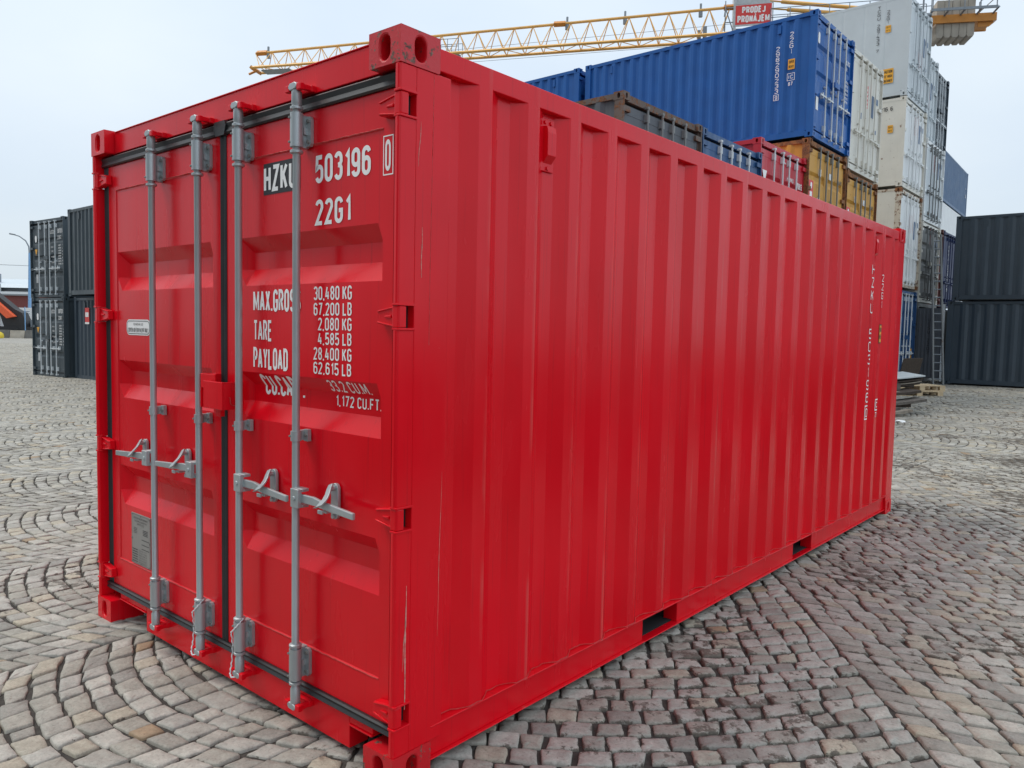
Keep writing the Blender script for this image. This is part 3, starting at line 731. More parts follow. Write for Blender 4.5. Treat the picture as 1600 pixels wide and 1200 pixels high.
# ------------------------------------------------------------------ the red container in front
def red_container():
    L, H = 6.058, S_
    t = empty('shipping_container', (0, 0, 0)); tag(t, 'bright red shipping container with grey lock rods standing alone on the cobbles in front', 'container', 'shipping containers in the yard stacks')
    P = M['red']
    f = MB()
    zc = (2.345, 1.645, 0.955, 0.26); hh = 0.043
    for side in (1, 0):
        mx_ = (lambda x: x) if side else (lambda x: -W_-x)
        def bx(x0, x1, *a):
            a0, a1 = sorted((mx_(x0), mx_(x1))); f.box(a0, a1, *a)
        # front corner post: rounded outer lip and side plate, notched at the hinges
        zb = 0.118; cuts = sorted([(z-hh, z+hh) for z in zc])
        segs = []; z0 = zb
        for a, b in cuts: segs.append((z0, a)); z0 = b
        segs.append((z0, H-0.118))
        for a, b in segs:
            poly = [(-0.028, 0.075), (-0.028, 0.006), (-0.022, 0.0015), (-0.010, 0.0), (-0.004, 0.002), (0, 0.008), (0, 0.075)]
            f.prism([(mx_(x), y) for x, y in poly], a, b, 'z')
        bx(-0.034, 0, 0.075, 0.235, zb, H-0.118)
        bx(-0.12, -0.034, 0.10, 0.235, zb, H-0.118)
        # rear post
        bx(-0.14, -0.0, 5.88, 6.056, zb, H-0.118)
        # top side rail, bottom side rail as an outward channel
        bx(-0.062, -0.001, 0.178, 5.88, 2.487, 2.563)
        bx(-0.05, 0.002, 0.1785, 5.88, 0.163, 0.171)
        segsy = [(0.178, 1.68), (2.035, 3.70), (4.06, 5.88)]
        for a, b in segsy: bx(-0.024, -0.018, a, b, 0.046, 0.163)
        bx(-0.05, -0.0, 0.178, 5.88, 0.040, 0.046)
        for a in (1.672, 2.035, 3.692, 4.06): bx(-0.10, -0.02, a, a+0.008, 0.046, 0.163)
    f.box(-W_+0.166, -0.166, 0.05, 0.13, 2.475, 2.580)                       # header
    f.box(-W_+0.166, -0.166, 0.045, 0.15, 2.580, 2.586)                      # drip plate
    f.box(-1.97, -0.30, 0.05, 0.14, 0.028, 0.163); f.box(-W_+0.166, -1.9705, 0.05, 0.14, 0.128, 0.163); f.box(-0.2995, -0.166, 0.05, 0.14, 0.128, 0.163)      # sill and its notches
    pass
    f.box(-W_+0.166, -1.972, 0.044, 0.14, 0.119, 0.127); f.box(-0.298, -0.166, 0.044, 0.14, 0.119, 0.127)
    f.box(-W_+0.166, -0.166, L-0.10, L-0.004, 0.02, 0.16); f.box(-W_+0.166, -0.166, L-0.10, L-0.004, H-0.115, H-0.01)
    f.build('frame', P, t, bevel=0.003)
    MB().box(-W_+0.07, -0.07, 0.16, L-0.11, 0.163, 0.19).box(-W_+0.02, -0.30, 0.17, 0.19, 0.02, 0.16).box(-2.40, -0.03, 1.660, 1.668, 0.048, 0.162).box(-2.40, -0.03, 2.046, 2.054, 0.048, 0.162).box(-2.40, -0.03, 3.680, 3.688, 0.048, 0.162).box(-2.40, -0.03, 4.071, 4.079, 0.048, 0.162).box(-2.40, -0.052, 1.668, 2.046, 0.042, 0.048).box(-2.40, -0.052, 3.688, 4.071, 0.042, 0.048).box(-1.2, -1.19, 1.668, 2.046, 0.048, 0.162).box(-1.2, -1.19, 3.688, 4.071, 0.048, 0.162).build('floor', M['dark'], t)  # near-black floor and tunnel plates: shade inside the fork pockets put into colour
    rf = corr_profile(0.12, L-0.12, 0.3, 0.21, 0.02, fl=0.1, sl=0.03)
    mb = MB(); n = len(rf); mb.add([(-W_+0.06, y, 2.566-d) for y, d in rf]+[(-0.06, y, 2.566-d) for y, d in rf], [(i, i+1, n+i+1, n+i) for i in range(n-1)]).build('roof', P, t)
    for r_ in (True, False):
        for fr in (True, False):
            for tp in (True, False):
                o = fitting(r_, fr, tp)(L, H-0.118 if tp else 0.0).build('corner_fitting', M['red_chip'] if (r_ and fr) else P, t, bevel=0.007, merge=True)
                if r_ and fr and tp: o['label'] = 'corner casting with chipped paint and bare rusty patches'
    # side walls
    prof = corr_profile(0.235, 5.86, 0.38, 0.2783, 0.036, last=5.85, fl=0.07, sl=0.068)
    prof = [p for p in prof if p[0] < 5.79] + [(5.798, 0.036), (5.812, 0.036), (5.868, 0.002), (5.882, 0.002)]
    for xs in (1, 0):
        corr_wall(prof, 0.168, 2.49, 0.0 if xs else -W_, -1 if xs else 1).build('side_wall', P, t)
    # weld beads where the wall meets the rail
    rnd = random.Random(5); pts = []
    for i in range(len(prof)-1):
        (a, da), (b, db) = prof[i], prof[i+1]; m = max(2, int((b-a)/0.018))
        for j in range(m):
            u = j/m; pts.append((-(da*(1-u)+db*u)+0.003+rnd.uniform(-.0015, .002), a*(1-u)+b*u, 0.174+rnd.uniform(-.0015, .003)))
    MB().tube(pts, [0.0022+rnd.uniform(-.0008, .001) for _ in pts], 5).build('weld_bead', M['weld'], t)
    pts = [(-0.0005+rnd.uniform(-.0008, .001), 0.150+0.004*math.sin(z*3), z) for z in np.arange(1.55, 2.47, 0.02)]
    MB().tube(pts, 0.0016, 5).build('weld_bead', M['weld'], t)
    ew = corr_profile(-W_+0.14, -0.14, -W_+0.25, 0.25, 0.04, fl=0.06, sl=0.06); mb = MB(); n = len(ew)
    mb.add([(x, L-0.012-d, 0.155) for x, d in ew]+[(x, L-0.012-d, H-0.11) for x, d in ew], [(i, i+1, n+i+1, n+i) for i in range(n-1)]).build('end_wall', P, t)
    r3 = random.Random(11)
    for (y_, z0, z1, w_) in ((0.052, 0.28, 0.72, 0.0035), (0.040, 0.42, 0.60, 0.0015), (0.105, 1.78, 1.95, 0.002), (0.205, 0.5, 1.1, 0.001), (0.085, 2.15, 2.30, 0.0015)):
        sm = MB(); n_ = 24; pts = [(0.0009, y_+0.0012*math.sin(i*0.35+z0)+0.012*(i/n_)*(1 if w_ < 0.002 else 0.2), z0+(z1-z0)*i/n_) for i in range(n_+1)]
        for i in range(n_):
            ww = w_*(0.4+0.6*math.sin(math.pi*(i+0.5)/n_))*r3.uniform(0.5, 1.1)
            a_, b_ = pts[i], pts[i+1]; sm.add([(a_[0], a_[1]-ww, a_[2]), (a_[0], a_[1]+ww, a_[2]), (b_[0], b_[1]+ww, b_[2]), (b_[0], b_[1]-ww, b_[2])], [(0, 1, 2, 3)])
        sm.build('scratch', M['scratch'], t, recalc=False)
    # vents
    for yv in (0.772, 5.215):
        v = MB(); v.box(-0.034, -0.026, yv, yv+0.085, 2.255, 2.465)
        v.prism([(-0.028, 2.285), (-0.001, 2.315), (-0.001, 2.405), (-0.006, 2.43), (-0.028, 2.435)], yv+0.014, yv+0.071, 'y')
        vo = v.build('vent', P, t, bevel=0.002)
        for (dy, dz) in ((0.025, 2.45), (0.062, 2.45), (0.043, 2.268)): MB().tube([(-0.027, yv+dy, dz), (-0.020, yv+dy, dz)], 0.009, 6).build('rivet', P, vo)
    # gaskets
    g = MB(); c = 0.004
    def strip_h(x0, x1, z0, z1, yb=0.056, yf=0.034):
        g.prism([(yb+0.02, z0), (yf+0.006, z0), (yf, z0+0.006), (yf+0.006, (z0+z1)/2), (yf, z1-0.006), (yf+0.006, z1), (yb+0.02, z1)], x0, x1, 'x')
    def strip_v(x0, x1, z0, z1, yb=0.056, yf=0.040):
        g.prism([(x0, yb+0.02), (x0, yf+0.006), (x0+0.006, yf), ((x0+x1)/2, yf+0.008), (x1-0.006, yf), (x1, yf+0.006), (x1, yb+0.02)], z0, z1, 'z')
    strip_h(-2.405, -0.030, 2.415, 2.463); strip_h(-2.405, -0.030, 0.160, 0.196)
    strip_v(-2.404, -2.354, 0.196, 2.415, yf=0.046); strip_v(-0.080, -0.032, 0.196, 2.415, yf=0.046)
    strip_v(-1.212, -1.166, 0.165, 2.435, yf=0.042)
    g.prism([(-1.225, 2.41), (-1.155, 2.41), (-1.142, 2.448), (-1.15, 2.47), (-1.235, 2.47), (-1.24, 2.44)], 0.030, 0.06, 'y')
    g.build('door_gasket', M['rubber'], t, smooth=30)
    MB().box(-2.41, -0.028, 0.118, 0.13, 0.15, 2.475).build('door_stop', M['dark'], t)
    # doors
    Y0 = 0.05
    gd = [(a, b, c_, d) for a, b, c_, d in GR]
    dL = door_panel(-2.352, -1.213, 0.197, 2.414, Y0, -2.268, -1.285, 0.347, 2.288, gd, GD, 0.02).build('door', P, t, bevel=0.0)
    dR = door_panel(-1.165, -0.081, 0.197, 2.414, Y0, -1.075, -0.137, 0.347, 2.288, gd, GD, 0.02).build('door', P, t)
    yd = lambda a, z: (a, Y0+0.004+groove_depth(z, gd)-0.0018, z)
    ys = lambda a, z: (a, Y0-0.0015, z)
    brk = [z for g_ in gd for z in g_]
    # weld lines
    for d_, (a, b) in ((dL, (-2.268, -1.285)), (dR, (-1.075, -0.137))):
        for z in (2.289, 0.346):
            MB().tube([(a+(b-a)*i/60, Y0-0.0002, z+rnd.uniform(-.0012, .0012)) for i in range(61)], 0.0028, 5).build('weld_bead', M['weld'], d_)
    G_ = M['galv']
    for q, (xx, d_, s) in enumerate(((-1.752, dL, -1), (-1.317, dL, -1), (-0.982, dR, 1), (-0.573, dR, 1))):
        r = MB(); y = -0.003
        r.tube([(xx, y, 0.135), (xx, y, 0.19), (xx, y, 0.20), (xx, y, 2.42), (xx, y, 2.43), (xx, y, 2.475)], [0.0195, 0.0195, 0.0148, 0.0148, 0.0195, 0.0195], 16)
        for z in (0.365, 2.255, 0.215, 2.415): r.tube([(xx, y, z-0.007), (xx, y, z-0.004), (xx, y, z+0.004), (xx, y, z+0.007)], [0.020, 0.0245, 0.0245, 0.020], 16)
        ro = r.build('lock_rod', G_, d_, smooth=35)
        for zt in (2.335, 0.29):
            b = MB()
            b.tube([(xx, y, zt-0.062), (xx, y, zt+0.062)], 0.0245, 16)
            b.box(xx-0.0245, xx+0.004, y, 0.049, zt-0.060, zt+0.060)
            b.prism([(xx+0.003, zt-0.055), (xx+0.026, zt-0.055), (xx+0.034, zt-0.045), (xx+0.034, zt+0.045), (xx+0.026, zt+0.055), (xx+0.003, zt+0.055)], 0.036, 0.049, 'y')
            b.box(xx+0.003, xx+0.012, 0.020, 0.037, zt-0.012, zt+0.012)
            b.build('rod_bracket', G_, d_, smooth=35)
            for dz in (-0.038, 0.038): MB().tube([(xx+0.020, 0.037, zt+dz), (xx+0.020, 0.029, zt+dz)], 0.0075, 6).build('bolt', M['darkrod'], d_)
            for dz in (-0.045, 0.045): MB().tube([(xx-0.012, y-0.02, zt+dz), (xx-0.0135, y-0.0265, zt+dz)], 0.0045, 6).build('bolt', M['darkrod'], d_)
        b = MB(); b.tube([(xx, y, 1.168), (xx, y, 1.206)], 0.0205, 14); b.box(xx-0.0205, xx+0.002, y, 0.049, 1.168, 1.206)
        b.box(xx-0.002, xx+0.024, 0.034, 0.049, 1.164, 1.210); b.build('rod_guide', G_, d_, smooth=35)
        MB().tube([(xx+0.014, 0.035, 1.187), (xx+0.014, 0.027, 1.187)], 0.006, 6).build('bolt', M['darkrod'], d_); MB().tube([(xx-0.010, y-0.018, 1.187), (xx-0.012, y-0.0235, 1.187)], 0.004, 6).build('bolt', M['darkrod'], d_)
        # cams and their red keepers, top and bottom
        for zt, sg in ((2.488, 1), (0.128, -1)):
            cm = MB()
            cm.tube([(xx, y, zt-sg*0.02), (xx, y, zt+sg*0.012)], [0.018, 0.014], 10)
            cm.prism([(xx-0.032, zt+sg*0.002), (xx-0.018, zt-sg*0.010), (xx+0.014, zt-sg*0.006), (xx+0.030, zt+sg*0.004), (xx+0.012, zt+sg*0.018), (xx-0.02, zt+sg*0.016)], -0.022, 0.012, 'y')
            cm.build('cam', G_, d_, smooth=35, bevel=0.002)
            kp = MB()
            for dx in (-0.036, 0.036):
                kp.prism([(xx+dx-0.009, zt-0.010), (xx+dx+0.009, zt-0.010), (xx+dx+0.009, zt+0.009), (xx+dx-0.009, zt+0.012)], -0.012, 0.052, 'y')
                kp.box(xx+dx-0.013, xx+dx+0.013, -0.022, -0.002, zt-0.014, zt+0.011)
            kp.box(xx-0.046, xx+0.046, 0.030, 0.052, zt-0.012, zt+0.012)
            kp.build('cam_keeper', P, t, bevel=0.003)
        # handle
        h = MB(); zh = 0.955
        h.box(min(xx+s*0.012, xx+s*0.062), max(xx+s*0.012, xx+s*0.062), -0.036, -0.018, zh-0.036, zh+0.036)
        h.box(min(xx+s*0.012, xx+s*0.062), max(xx+s*0.012, xx+s*0.062), -0.0175, 0.014, zh+0.024, zh+0.036)
        h.box(min(xx+s*0.012, xx+s*0.062), max(xx+s*0.012, xx+s*0.062), -0.0175, 0.014, zh-0.036, zh-0.024)
        h.tube([(xx+s*0.036, -0.040, zh), (xx+s*0.036, -0.030, zh)], 0.009, 8)
        h.build('handle_hub', G_, d_, smooth=35, bevel=0.002)
        hb = MB()
        prs = [(0.050, 0.0, -0.014, 0.016), (0.13, 0.0, -0.012, 0.016), (0.17, -0.002, -0.016, 0.014), (0.205, -0.005, -0.018, 0.013), (0.23, -0.008, -0.014, 0.014), (0.378, -0.015, -0.020, 0.012)]
        ring = []
        for (dx, dz, dy, hgt) in prs: ring.append([(xx+s*dx, dy-0.007, zh+dz-hgt), (xx+s*dx, dy+0.007, zh+dz-hgt), (xx+s*dx, dy+0.007, zh+dz+hgt), (xx+s*dx, dy-0.007, zh+dz+hgt)])
        vs = [p for r_ in ring for p in r_]; fs = [(0, 1, 2, 3), tuple(range(len(vs)-4, len(vs)))[::-1]]
        for i in range(len(ring)-1):
            for k in range(4): fs.append((i*4+k, i*4+(k+1) % 4, (i+1)*4+(k+1) % 4, (i+1)*4+k))
        hb.add(vs, fs); hb.build('handle', G_, d_, bevel=0.003)
        # retainer: oval back plate, swinging catch, lower hook
        rt = MB(); cx = xx+s*0.190
        pl = [(cx+0.022*math.cos(a), zh+0.002+(0.046 if math.sin(a) > 0 else -0.046)+0.022*math.sin(a)) for a in [2*math.pi*i/20 for i in range(20)]]
        rt.prism(pl, 0.036, 0.049, 'y')
        rt.tube([(cx, 0.036, zh+0.052), (cx, 0.012, zh+0.052)], 0.011, 8)
        prof_ = [(0.0, 0.024, 0.066, 0.014), (0.002, 0.014, 0.050, 0.015), (0.010, 0.002, 0.034, 0.016), (0.018, -0.014, 0.020, 0.019), (0.018, -0.030, 0.006, 0.024), (0.008, -0.036, -0.008, 0.022), (-0.020, -0.035, -0.016, 0.010)]
        prof_ = [((dx if s > 0 else dx*-0.5), yy, dz, hw_) for dx, yy, dz, hw_ in prof_]
        vs = []; 
        for (dx, yy, dz, hw_) in prof_: 
            vs += [(cx+s*dx-hw_*0.9, yy, zh+dz-0.35*hw_), (cx+s*dx+hw_*0.9, yy, zh+dz+0.35*hw_), (cx+s*dx+hw_*0.9, yy-0.006, zh+dz+0.35*hw_+0.004), (cx+s*dx-hw_*0.9, yy-0.006, zh+dz-0.35*hw_+0.004)]
        fs = [(0, 1, 2, 3), tuple(range(len(vs)-1, len(vs)-5, -1))]
        for i in range(len(prof_)-1):
            for k in range(4): fs.append((i*4+k, i*4+(k+1) % 4, (i+1)*4+(k+1) % 4, (i+1)*4+k))
        rt.add(vs, fs)
        rt.box(cx-0.014, cx+0.014, -0.010, 0.04, zh-0.036, zh-0.026); rt.box(cx-0.014, cx+0.014, -0.030, -0.022, zh-0.036, zh-0.022)
        rt.tube([(cx, 0.036, zh-0.055), (cx, 0.026, zh-0.055)], 0.009, 6)
        rt.build('handle_catch', G_, d_, smooth=40, bevel=0.0015)
        # hinges
    for k, d_ in ((0, dL), (1, dR)):
        sg = -1 if k == 0 else 1
        xf = (lambda x: x) if k == 1 else (lambda x: -W_-x)
        for z in zc:
            h = MB()
            poly = [(-0.128, z-0.024), (-0.060, z-0.032), (-0.030, z-0.036), (-0.030, z+0.036), (-0.060, z+0.032), (-0.124, z+0.022)]
            h.prism([(xf(a), b) for a, b in poly], 0.020, 0.049, 'y')
            h.prism([(xf(a), b) for a, b in [(-0.085, z-0.004), (-0.05, z-0.006), (-0.05, z+0.006), (-0.085, z+0.003)]], 0.015, 0.021, 'y')
            h.prism([(xf(a), b) for a, b in [(-0.124, z+0.020), (-0.062, z+0.031), (-0.032, z+0.035), (-0.032, z+0.028), (-0.062, z+0.025), (-0.122, z+0.014)]], 0.015, 0.021, 'y')
            h.prism([(xf(a), b) for a, b in [(-0.126, z-0.022), (-0.062, z-0.031), (-0.032, z-0.035), (-0.032, z-0.028), (-0.062, z-0.025), (-0.124, z-0.016)]], 0.015, 0.021, 'y')
            h.prism([(xf(-0.034), 0.014), (xf(-0.030), 0.004), (xf(-0.002), 0.004), (xf(0.003), 0.010), (xf(0.003), 0.038), (xf(-0.034), 0.045)], z-0.036, z+0.036, 'z')
            h.build('hinge', P, d_, bevel=0.003)
            for dz in (-0.041, 0.041): MB().prism([(xf(-0.034), 0.02), (xf(-0.028), 0.0), (xf(0.004), 0.0), (xf(0.006), 0.006), (xf(0.006), 0.075), (xf(-0.034), 0.075)], z+dz-0.004, z+dz+0.004, 'z').build('hinge_lug', P, d_, bevel=0.0015)
    # lock box on the right door over the seam
    lb = MB(); x0, x1, y0, y1, z0, z1 = -1.185, -1.03, -0.052, 0.049, 1.250, 1.366
    th = 0.006
    lb.box(x0, x1, y0, y0+th, z0, z1); lb.box(x1-th, x1, y0+th, y1, z0, z1); lb.box(x0, x1, y0+th, y0+0.012+th, z1-th, z1-0.0005); lb.box(x0, x0+th, y0+th, 0.0, z0, z1)
    lb.build('lock_box', P, dR, bevel=0.002)
    l2 = MB(); l2.box(-1.275, -1.205, 0.018, 0.049, 1.243, 1.392); l2.box(-1.275, -1.15, -0.018, -0.012, 1.33, 1.392); l2.box(-1.275, -1.269, -0.018, 0.049, 1.243, 1.392); l2.box(-1.14, -1.10, -0.02, 0.0, 1.215, 1.25)
    l2.build('lock_box', P, dL, bevel=0.002)
    hs = [(x1+0.002, 0.0+0.016*math.cos(a), 1.285+0.018*math.sin(a)) for a in [math.pi*(0.95+1.1*i/12) for i in range(13)]]
    hs = [(x1+0.002, -0.016, 1.300), (x1+0.002, -0.022, 1.303), (x1+0.002, -0.016, 1.298)] + hs + [(x1+0.002, 0.016, 1.297), (x1+0.002, 0.024, 1.299)]
    MB().tube(hs, 0.0022, 6).build('weld_bead', M['weld'], dR)
    # seal wires on two of the lower brackets
    for (xx, d_, z_) in ((-1.32, dL, 0.36), (-0.985, dR, 0.36)):
        pts = []
        path = [(xx+0.028, 0.0, z_+0.01), (xx+0.02, -0.026, z_-0.02), (xx-0.01, -0.034, z_-0.05), (xx-0.034, -0.02, z_-0.06), (xx-0.037, -0.012, z_-0.12), (xx-0.034, -0.018, z_-0.19), (xx-0.028, -0.03, z_-0.235), (xx-0.008, -0.036, z_-0.245), (xx+0.01, -0.03, z_-0.24)]
        for i in range(len(path)-1):
            for j in range(10):
                u = j/10; a = Vector(path[i]).lerp(Vector(path[i+1]), u); ph = (i*10+j)*1.3
                pts.append((a.x+0.0015*math.cos(ph), a.y+0.0015*math.sin(ph), a.z))
        MB().tube(pts, 0.0028, 6).build('seal_wire', M['whiterod'], d_)
    # lettering -------------------------------------------------------------
    wh = MB(); B = dict(bbreaks=brk)
    wh_items = [('503196', -0.532, -0.208, 2.142, 2.245), ('22G1', -0.532, -0.318, 1.986, 2.082),
                ('MAX.GROSS', -0.962, -0.625, 1.662, 1.752), ('TARE', -0.960, -0.826, 1.542, 1.628), ('PAYLOAD', -0.962, -0.712, 1.426, 1.516), ('CU.CAP .', -0.935, -0.655, 1.318, 1.405),
                ('30,480 KG', -0.540, -0.308, 1.706, 1.758), ('67,200 LB', -0.540, -0.308, 1.648, 1.696), ('2,080 KG', -0.512, -0.308, 1.592, 1.640), ('4,585 LB', -0.512, -0.308, 1.538, 1.584),
                ('28,400 KG', -0.540, -0.308, 1.480, 1.528), ('62,615 LB', -0.540, -0.308, 1.426, 1.472), ('33.2 CU.M.', -0.470, -0.226, 1.362, 1.406), ('1,172 CU.FT.', -0.455, -0.186, 1.306, 1.348)]
    marks(dR, M['white_ink'], wh_items, yd, 'lettering', bold=lambda s_, w_: 0.03 if (w_ > 0.24 and s_[0].isalpha() or s_ in ('503196', '22G1')) else 0.016, **B)
    wh = MB(); text_into(wh, '0', -0.126, -0.098, 2.142, 2.248, ys, bold=0.02); frame_into(wh, -0.137, -0.084, 2.128, 2.262, 0.004, ys); wh.build('lettering', M['white_ink'], dR, recalc=False)
    pl = MB(); rect_into(pl, -0.885, -0.63, 2.132, 2.256, lambda a, z: (a, Y0+0.004-0.0015, z)); st = pl.build('code_sticker', M['black_ink'], dR, recalc=False)
    hz = MB(); text_into(hz, 'HZKU', -0.880, -0.655, 2.142, 2.246, lambda a, z: (a, Y0+0.004-0.003, z), bold=0.03); hz.build('lettering', M['white_ink'], st, recalc=False)
    # approval sticker
    a0, a1, b0, b1 = -2.166, -1.90, 1.543, 1.622
    def rr(a0, a1, b0, b1, r, y):
        pts = []
        for cx, cy, s0 in ((a1-r, b1-r, 0), (a0+r, b1-r, 90), (a0+r, b0+r, 180), (a1-r, b0+r, 270)):
            for i in range(6): an = R(s0+18*i); pts.append((cx+r*math.cos(an), y, cy+r*math.sin(an)))
        return pts
    mk = MB(); p = rr(a0, a1, b0, b1, 0.030, Y0+0.0025); mk.add(p, [tuple(range(len(p)))]); so_ = mk.build('approval_sticker', M['white_ink'], dL, recalc=False)
    mk = MB(); po = rr(a0+.006, a1-.006, b0+.006, b1-.006, 0.024, Y0+0.0013); pi_ = rr(a0+.009, a1-.009, b0+.009, b1-.009, 0.021, Y0+0.0013); n = len(po)
    mk.add(po+pi_, [(i, (i+1) % n, n+(i+1) % n, n+i) for i in range(n)])
    f2 = lambda a, z: (a, Y0+0.0013, z)
    text_into(mk, 'FOR REPAIR USE', -2.085, -1.975, 1.592, 1.604, f2, bold=0.0); text_into(mk, 'CORTEN or EQUIVALENT ONLY', -2.145, -1.920, 1.558, 1.580, f2, bold=0.0)
    mk.build('lettering', M['black_ink'], so_, recalc=False)
    # data plate
    dp = MB().box(-2.125, -1.915, Y0-0.002, Y0+0.003, 0.358, 0.622).build('data_plate', M['plate'], dL)
    mk = MB(); f3 = lambda a, z: (a, Y0-0.0032, z); rn = random.Random(2)
    for z, a, b, s_ in ((0.600, -2.10, -1.94, 'CONVENTION FOR SAFE CONTAINERS'), (0.585, -2.09, -1.95, 'CUSTOMS CONVENTION'), (0.570, -2.06, -1.98, 'APPROVED')):
        text_into(mk, s_, a, b, z-0.005, z+0.004, f3, bold=0.0)
    for z in (0.546, 0.538, 0.530, 0.522): rect_into(mk, -1.995, -1.94, z-0.0015, z+0.0015, f3); rect_into(mk, -2.10, -2.06, z-0.001, z+0.001, f3)
    for z in (0.495, 0.470, 0.447): rect_into(mk, -2.01-0.0*z, -1.925, z-0.0014, z+0.0014, f3)
    for i in range(6): rect_into(mk, -2.115, -2.055, 0.372+i*0.0125-0.002, 0.372+i*0.0125+0.002, f3)
    for i in range(6): text_into(mk, ['30480 KG 67200 LB', '192000 KG 423280', '150000 N', '2080 KG 4585 LB', '2023 06', '28400 KG'][i], -2.045, -1.955, 0.372+i*0.0125-0.0035, 0.372+i*0.0125+0.0035, f3, bold=0.0)
    frame_into(mk, -2.120, -1.920, 0.363, 0.617, 0.0012, f3)
    mk.build('lettering', M['black_ink'], dp, recalc=False)
    for x in (-2.118, -2.02, -1.922):
        for z in (0.366, 0.49, 0.614): 
            if not (x == -2.02 and z == 0.49): MB().tube([(x, Y0-0.001, z), (x, Y0-0.006, z)], [0.0045, 0.003], 6).build('rivet', M['darkrod'], dp)
    # side lettering following the corrugation
    yb = [p_[0] for p_ in prof]
    fs_ = lambda a, z: (-prof_at(prof, a)+0.0025, a, z)
    marks(t, M['white_ink'], column('HZKU 503196', 5.118, 5.198, 2.215, 0.085)+[('0', 5.132, 5.185, 0.945, 1.02), ('frame', 5.112, 5.205, 0.925, 1.045)], fs_, 'lettering', bold=0.0, abreaks=yb)
    marks(t, M['white_ink'], column('22G1', 5.405, 5.466, 2.15, 0.06), fs_, 'lettering', bold=0.0, abreaks=yb)
    marks(t, M['white_ink'], [('frame', 5.392, 5.53, 0.985, 1.085), ('CZ', 5.41, 5.51, 1.01, 1.06), ('70', 5.40, 5.50, 0.925, 0.970)], fs_, 'lettering', bold=0.02, abreaks=yb)
    o = MB(); rect_into(o, 5.400, 5.52, 1.565, 1.725, fs_, abreaks=yb); pk = o.build('warning_sticker', M['orange_ink'], t, recalc=False)
    f4 = lambda a, z: (-prof_at(prof, a)+0.004, a, z)
    o = MB(); frame_into(o, 5.400, 5.52, 1.565, 1.725, 0.008, f4, abreaks=yb); text_into(o, 'SUPER', 5.415, 5.505, 1.66, 1.70, f4, abreaks=yb); text_into(o, 'HEAVY', 5.415, 5.505, 1.60, 1.64, f4, abreaks=yb); o.build('lettering', M['black_ink'], pk, recalc=False)
    return t
red_container()

# ------------------------------------------------------------------ the long row and its stacks (doors face +X)
GP = 'shipping containers in the yard stacks'
def row(label, x, y, z, H=S_, **k):
    return container(label, (x, y+W_, z), R(90), H, **k)
NS = -W_-0.006        # near long side of a row container (faces the camera)
# row y positions
c = row('weathered grey container with rusty corner castings, left of the dark blue one', -4.40, 8.10, 2.53, S_, paint_='greygreen', post='rustpost', rod='midgrey', fit='rustpost')
on_door(c, M['white_ink'], [('8', -1.0, -0.9, 2.3, 2.36)])
c = row('dark blue container in the row between the weathered grey one and the bright red one', -4.42, 10.62, 2.53, S_, paint_='blue2')
on_door(c, M['white_ink'], [('oval', -2.24, -2.14, 1.92, 2.08), ('UCNU 210745 0', -1.02, -0.14, 1.92, 2.06)])
c = row('bright red container in the row between the dark blue one and the nearer ochre one', -4.45, 13.05, 2.85, S_, paint_='red2')
on_door(c, M['white_ink'], [('tri', -2.22, -2.0, 1.75, 2.02), ('triup', -2.22, -2.02, 1.5, 1.74), ('HDMU', -0.98, -0.62, 1.98, 2.08), ('270815', -0.50, -0.14, 1.90, 2.03), ('22G1', -0.50, -0.3, 1.74, 1.85), ('CAUTION', -1.24, -1.06, 2.3, 2.34)])
c = row('bright blue container with white upright numbers, standing on the nearer ochre one', -4.36, 15.48, 5.93, 2.66, paint_='blue', rod='whiterod')
blue_top = c
on_door(c, M['white_ink'], [('oval', -2.24, -2.13, 2.02, 2.26), (None, -2.22, -2.08, 0.62, 0.9), ('299 202', -0.50, -0.14, 2.04, 2.14), ('22G1', -0.50, -0.30, 1.9, 1.98), ('8', -0.95, -0.9, 1.5, 1.56)] + [('30480 KG', -0.5, -0.2, 1.62-i*0.09, 1.68-i*0.09) for i in range(6)])
it = column('22G1', 0.50, 0.60, 2.30, 0.10, 1.22) + column('298290233', 0.80, 0.90, 2.04, 0.095, 1.2) + [('9', 0.82, 0.88, 0.90, 0.985), ('frame', 0.79, 0.91, 0.88, 1.01), ('frame', 0.45, 0.62, 1.26, 1.42), ('IC', 0.48, 0.59, 1.30, 1.38), ('87', 0.49, 0.59, 1.15, 1.23)]
def mir(items): return [(s, b, a, z0, z1) if s not in (None, 'frame') else (s, a, b, z0, z1) for s, a, b, z0, z1 in items]
on_side(c, M['white_ink'], mir(it), NS)
o = on_side(c, M['orange_ink'], [(None, 0.46, 0.61, 1.50, 1.72)], NS-0.001, name='warning_sticker')
on_side(o, M['black_ink'], mir([('SUPER', 0.48, 0.59, 1.63, 1.69), ('HEAVY', 0.48, 0.59, 1.53, 1.59)]), NS-0.004)
container('bright blue container behind the far end of the numbered blue one', (-10.55, 15.38+W_, 5.93), R(90), 2.62, paint_='blue', group=GP)
c = row('ochre container with rust streaked posts directly under the bright blue one', -4.40, 15.45, 3.0, HC, paint_='ochre', post='ochrerust', rod='darkrod', fit='ochrerust')
LA = [(None, -2.26, -2.05, 1.62, 1.98)]
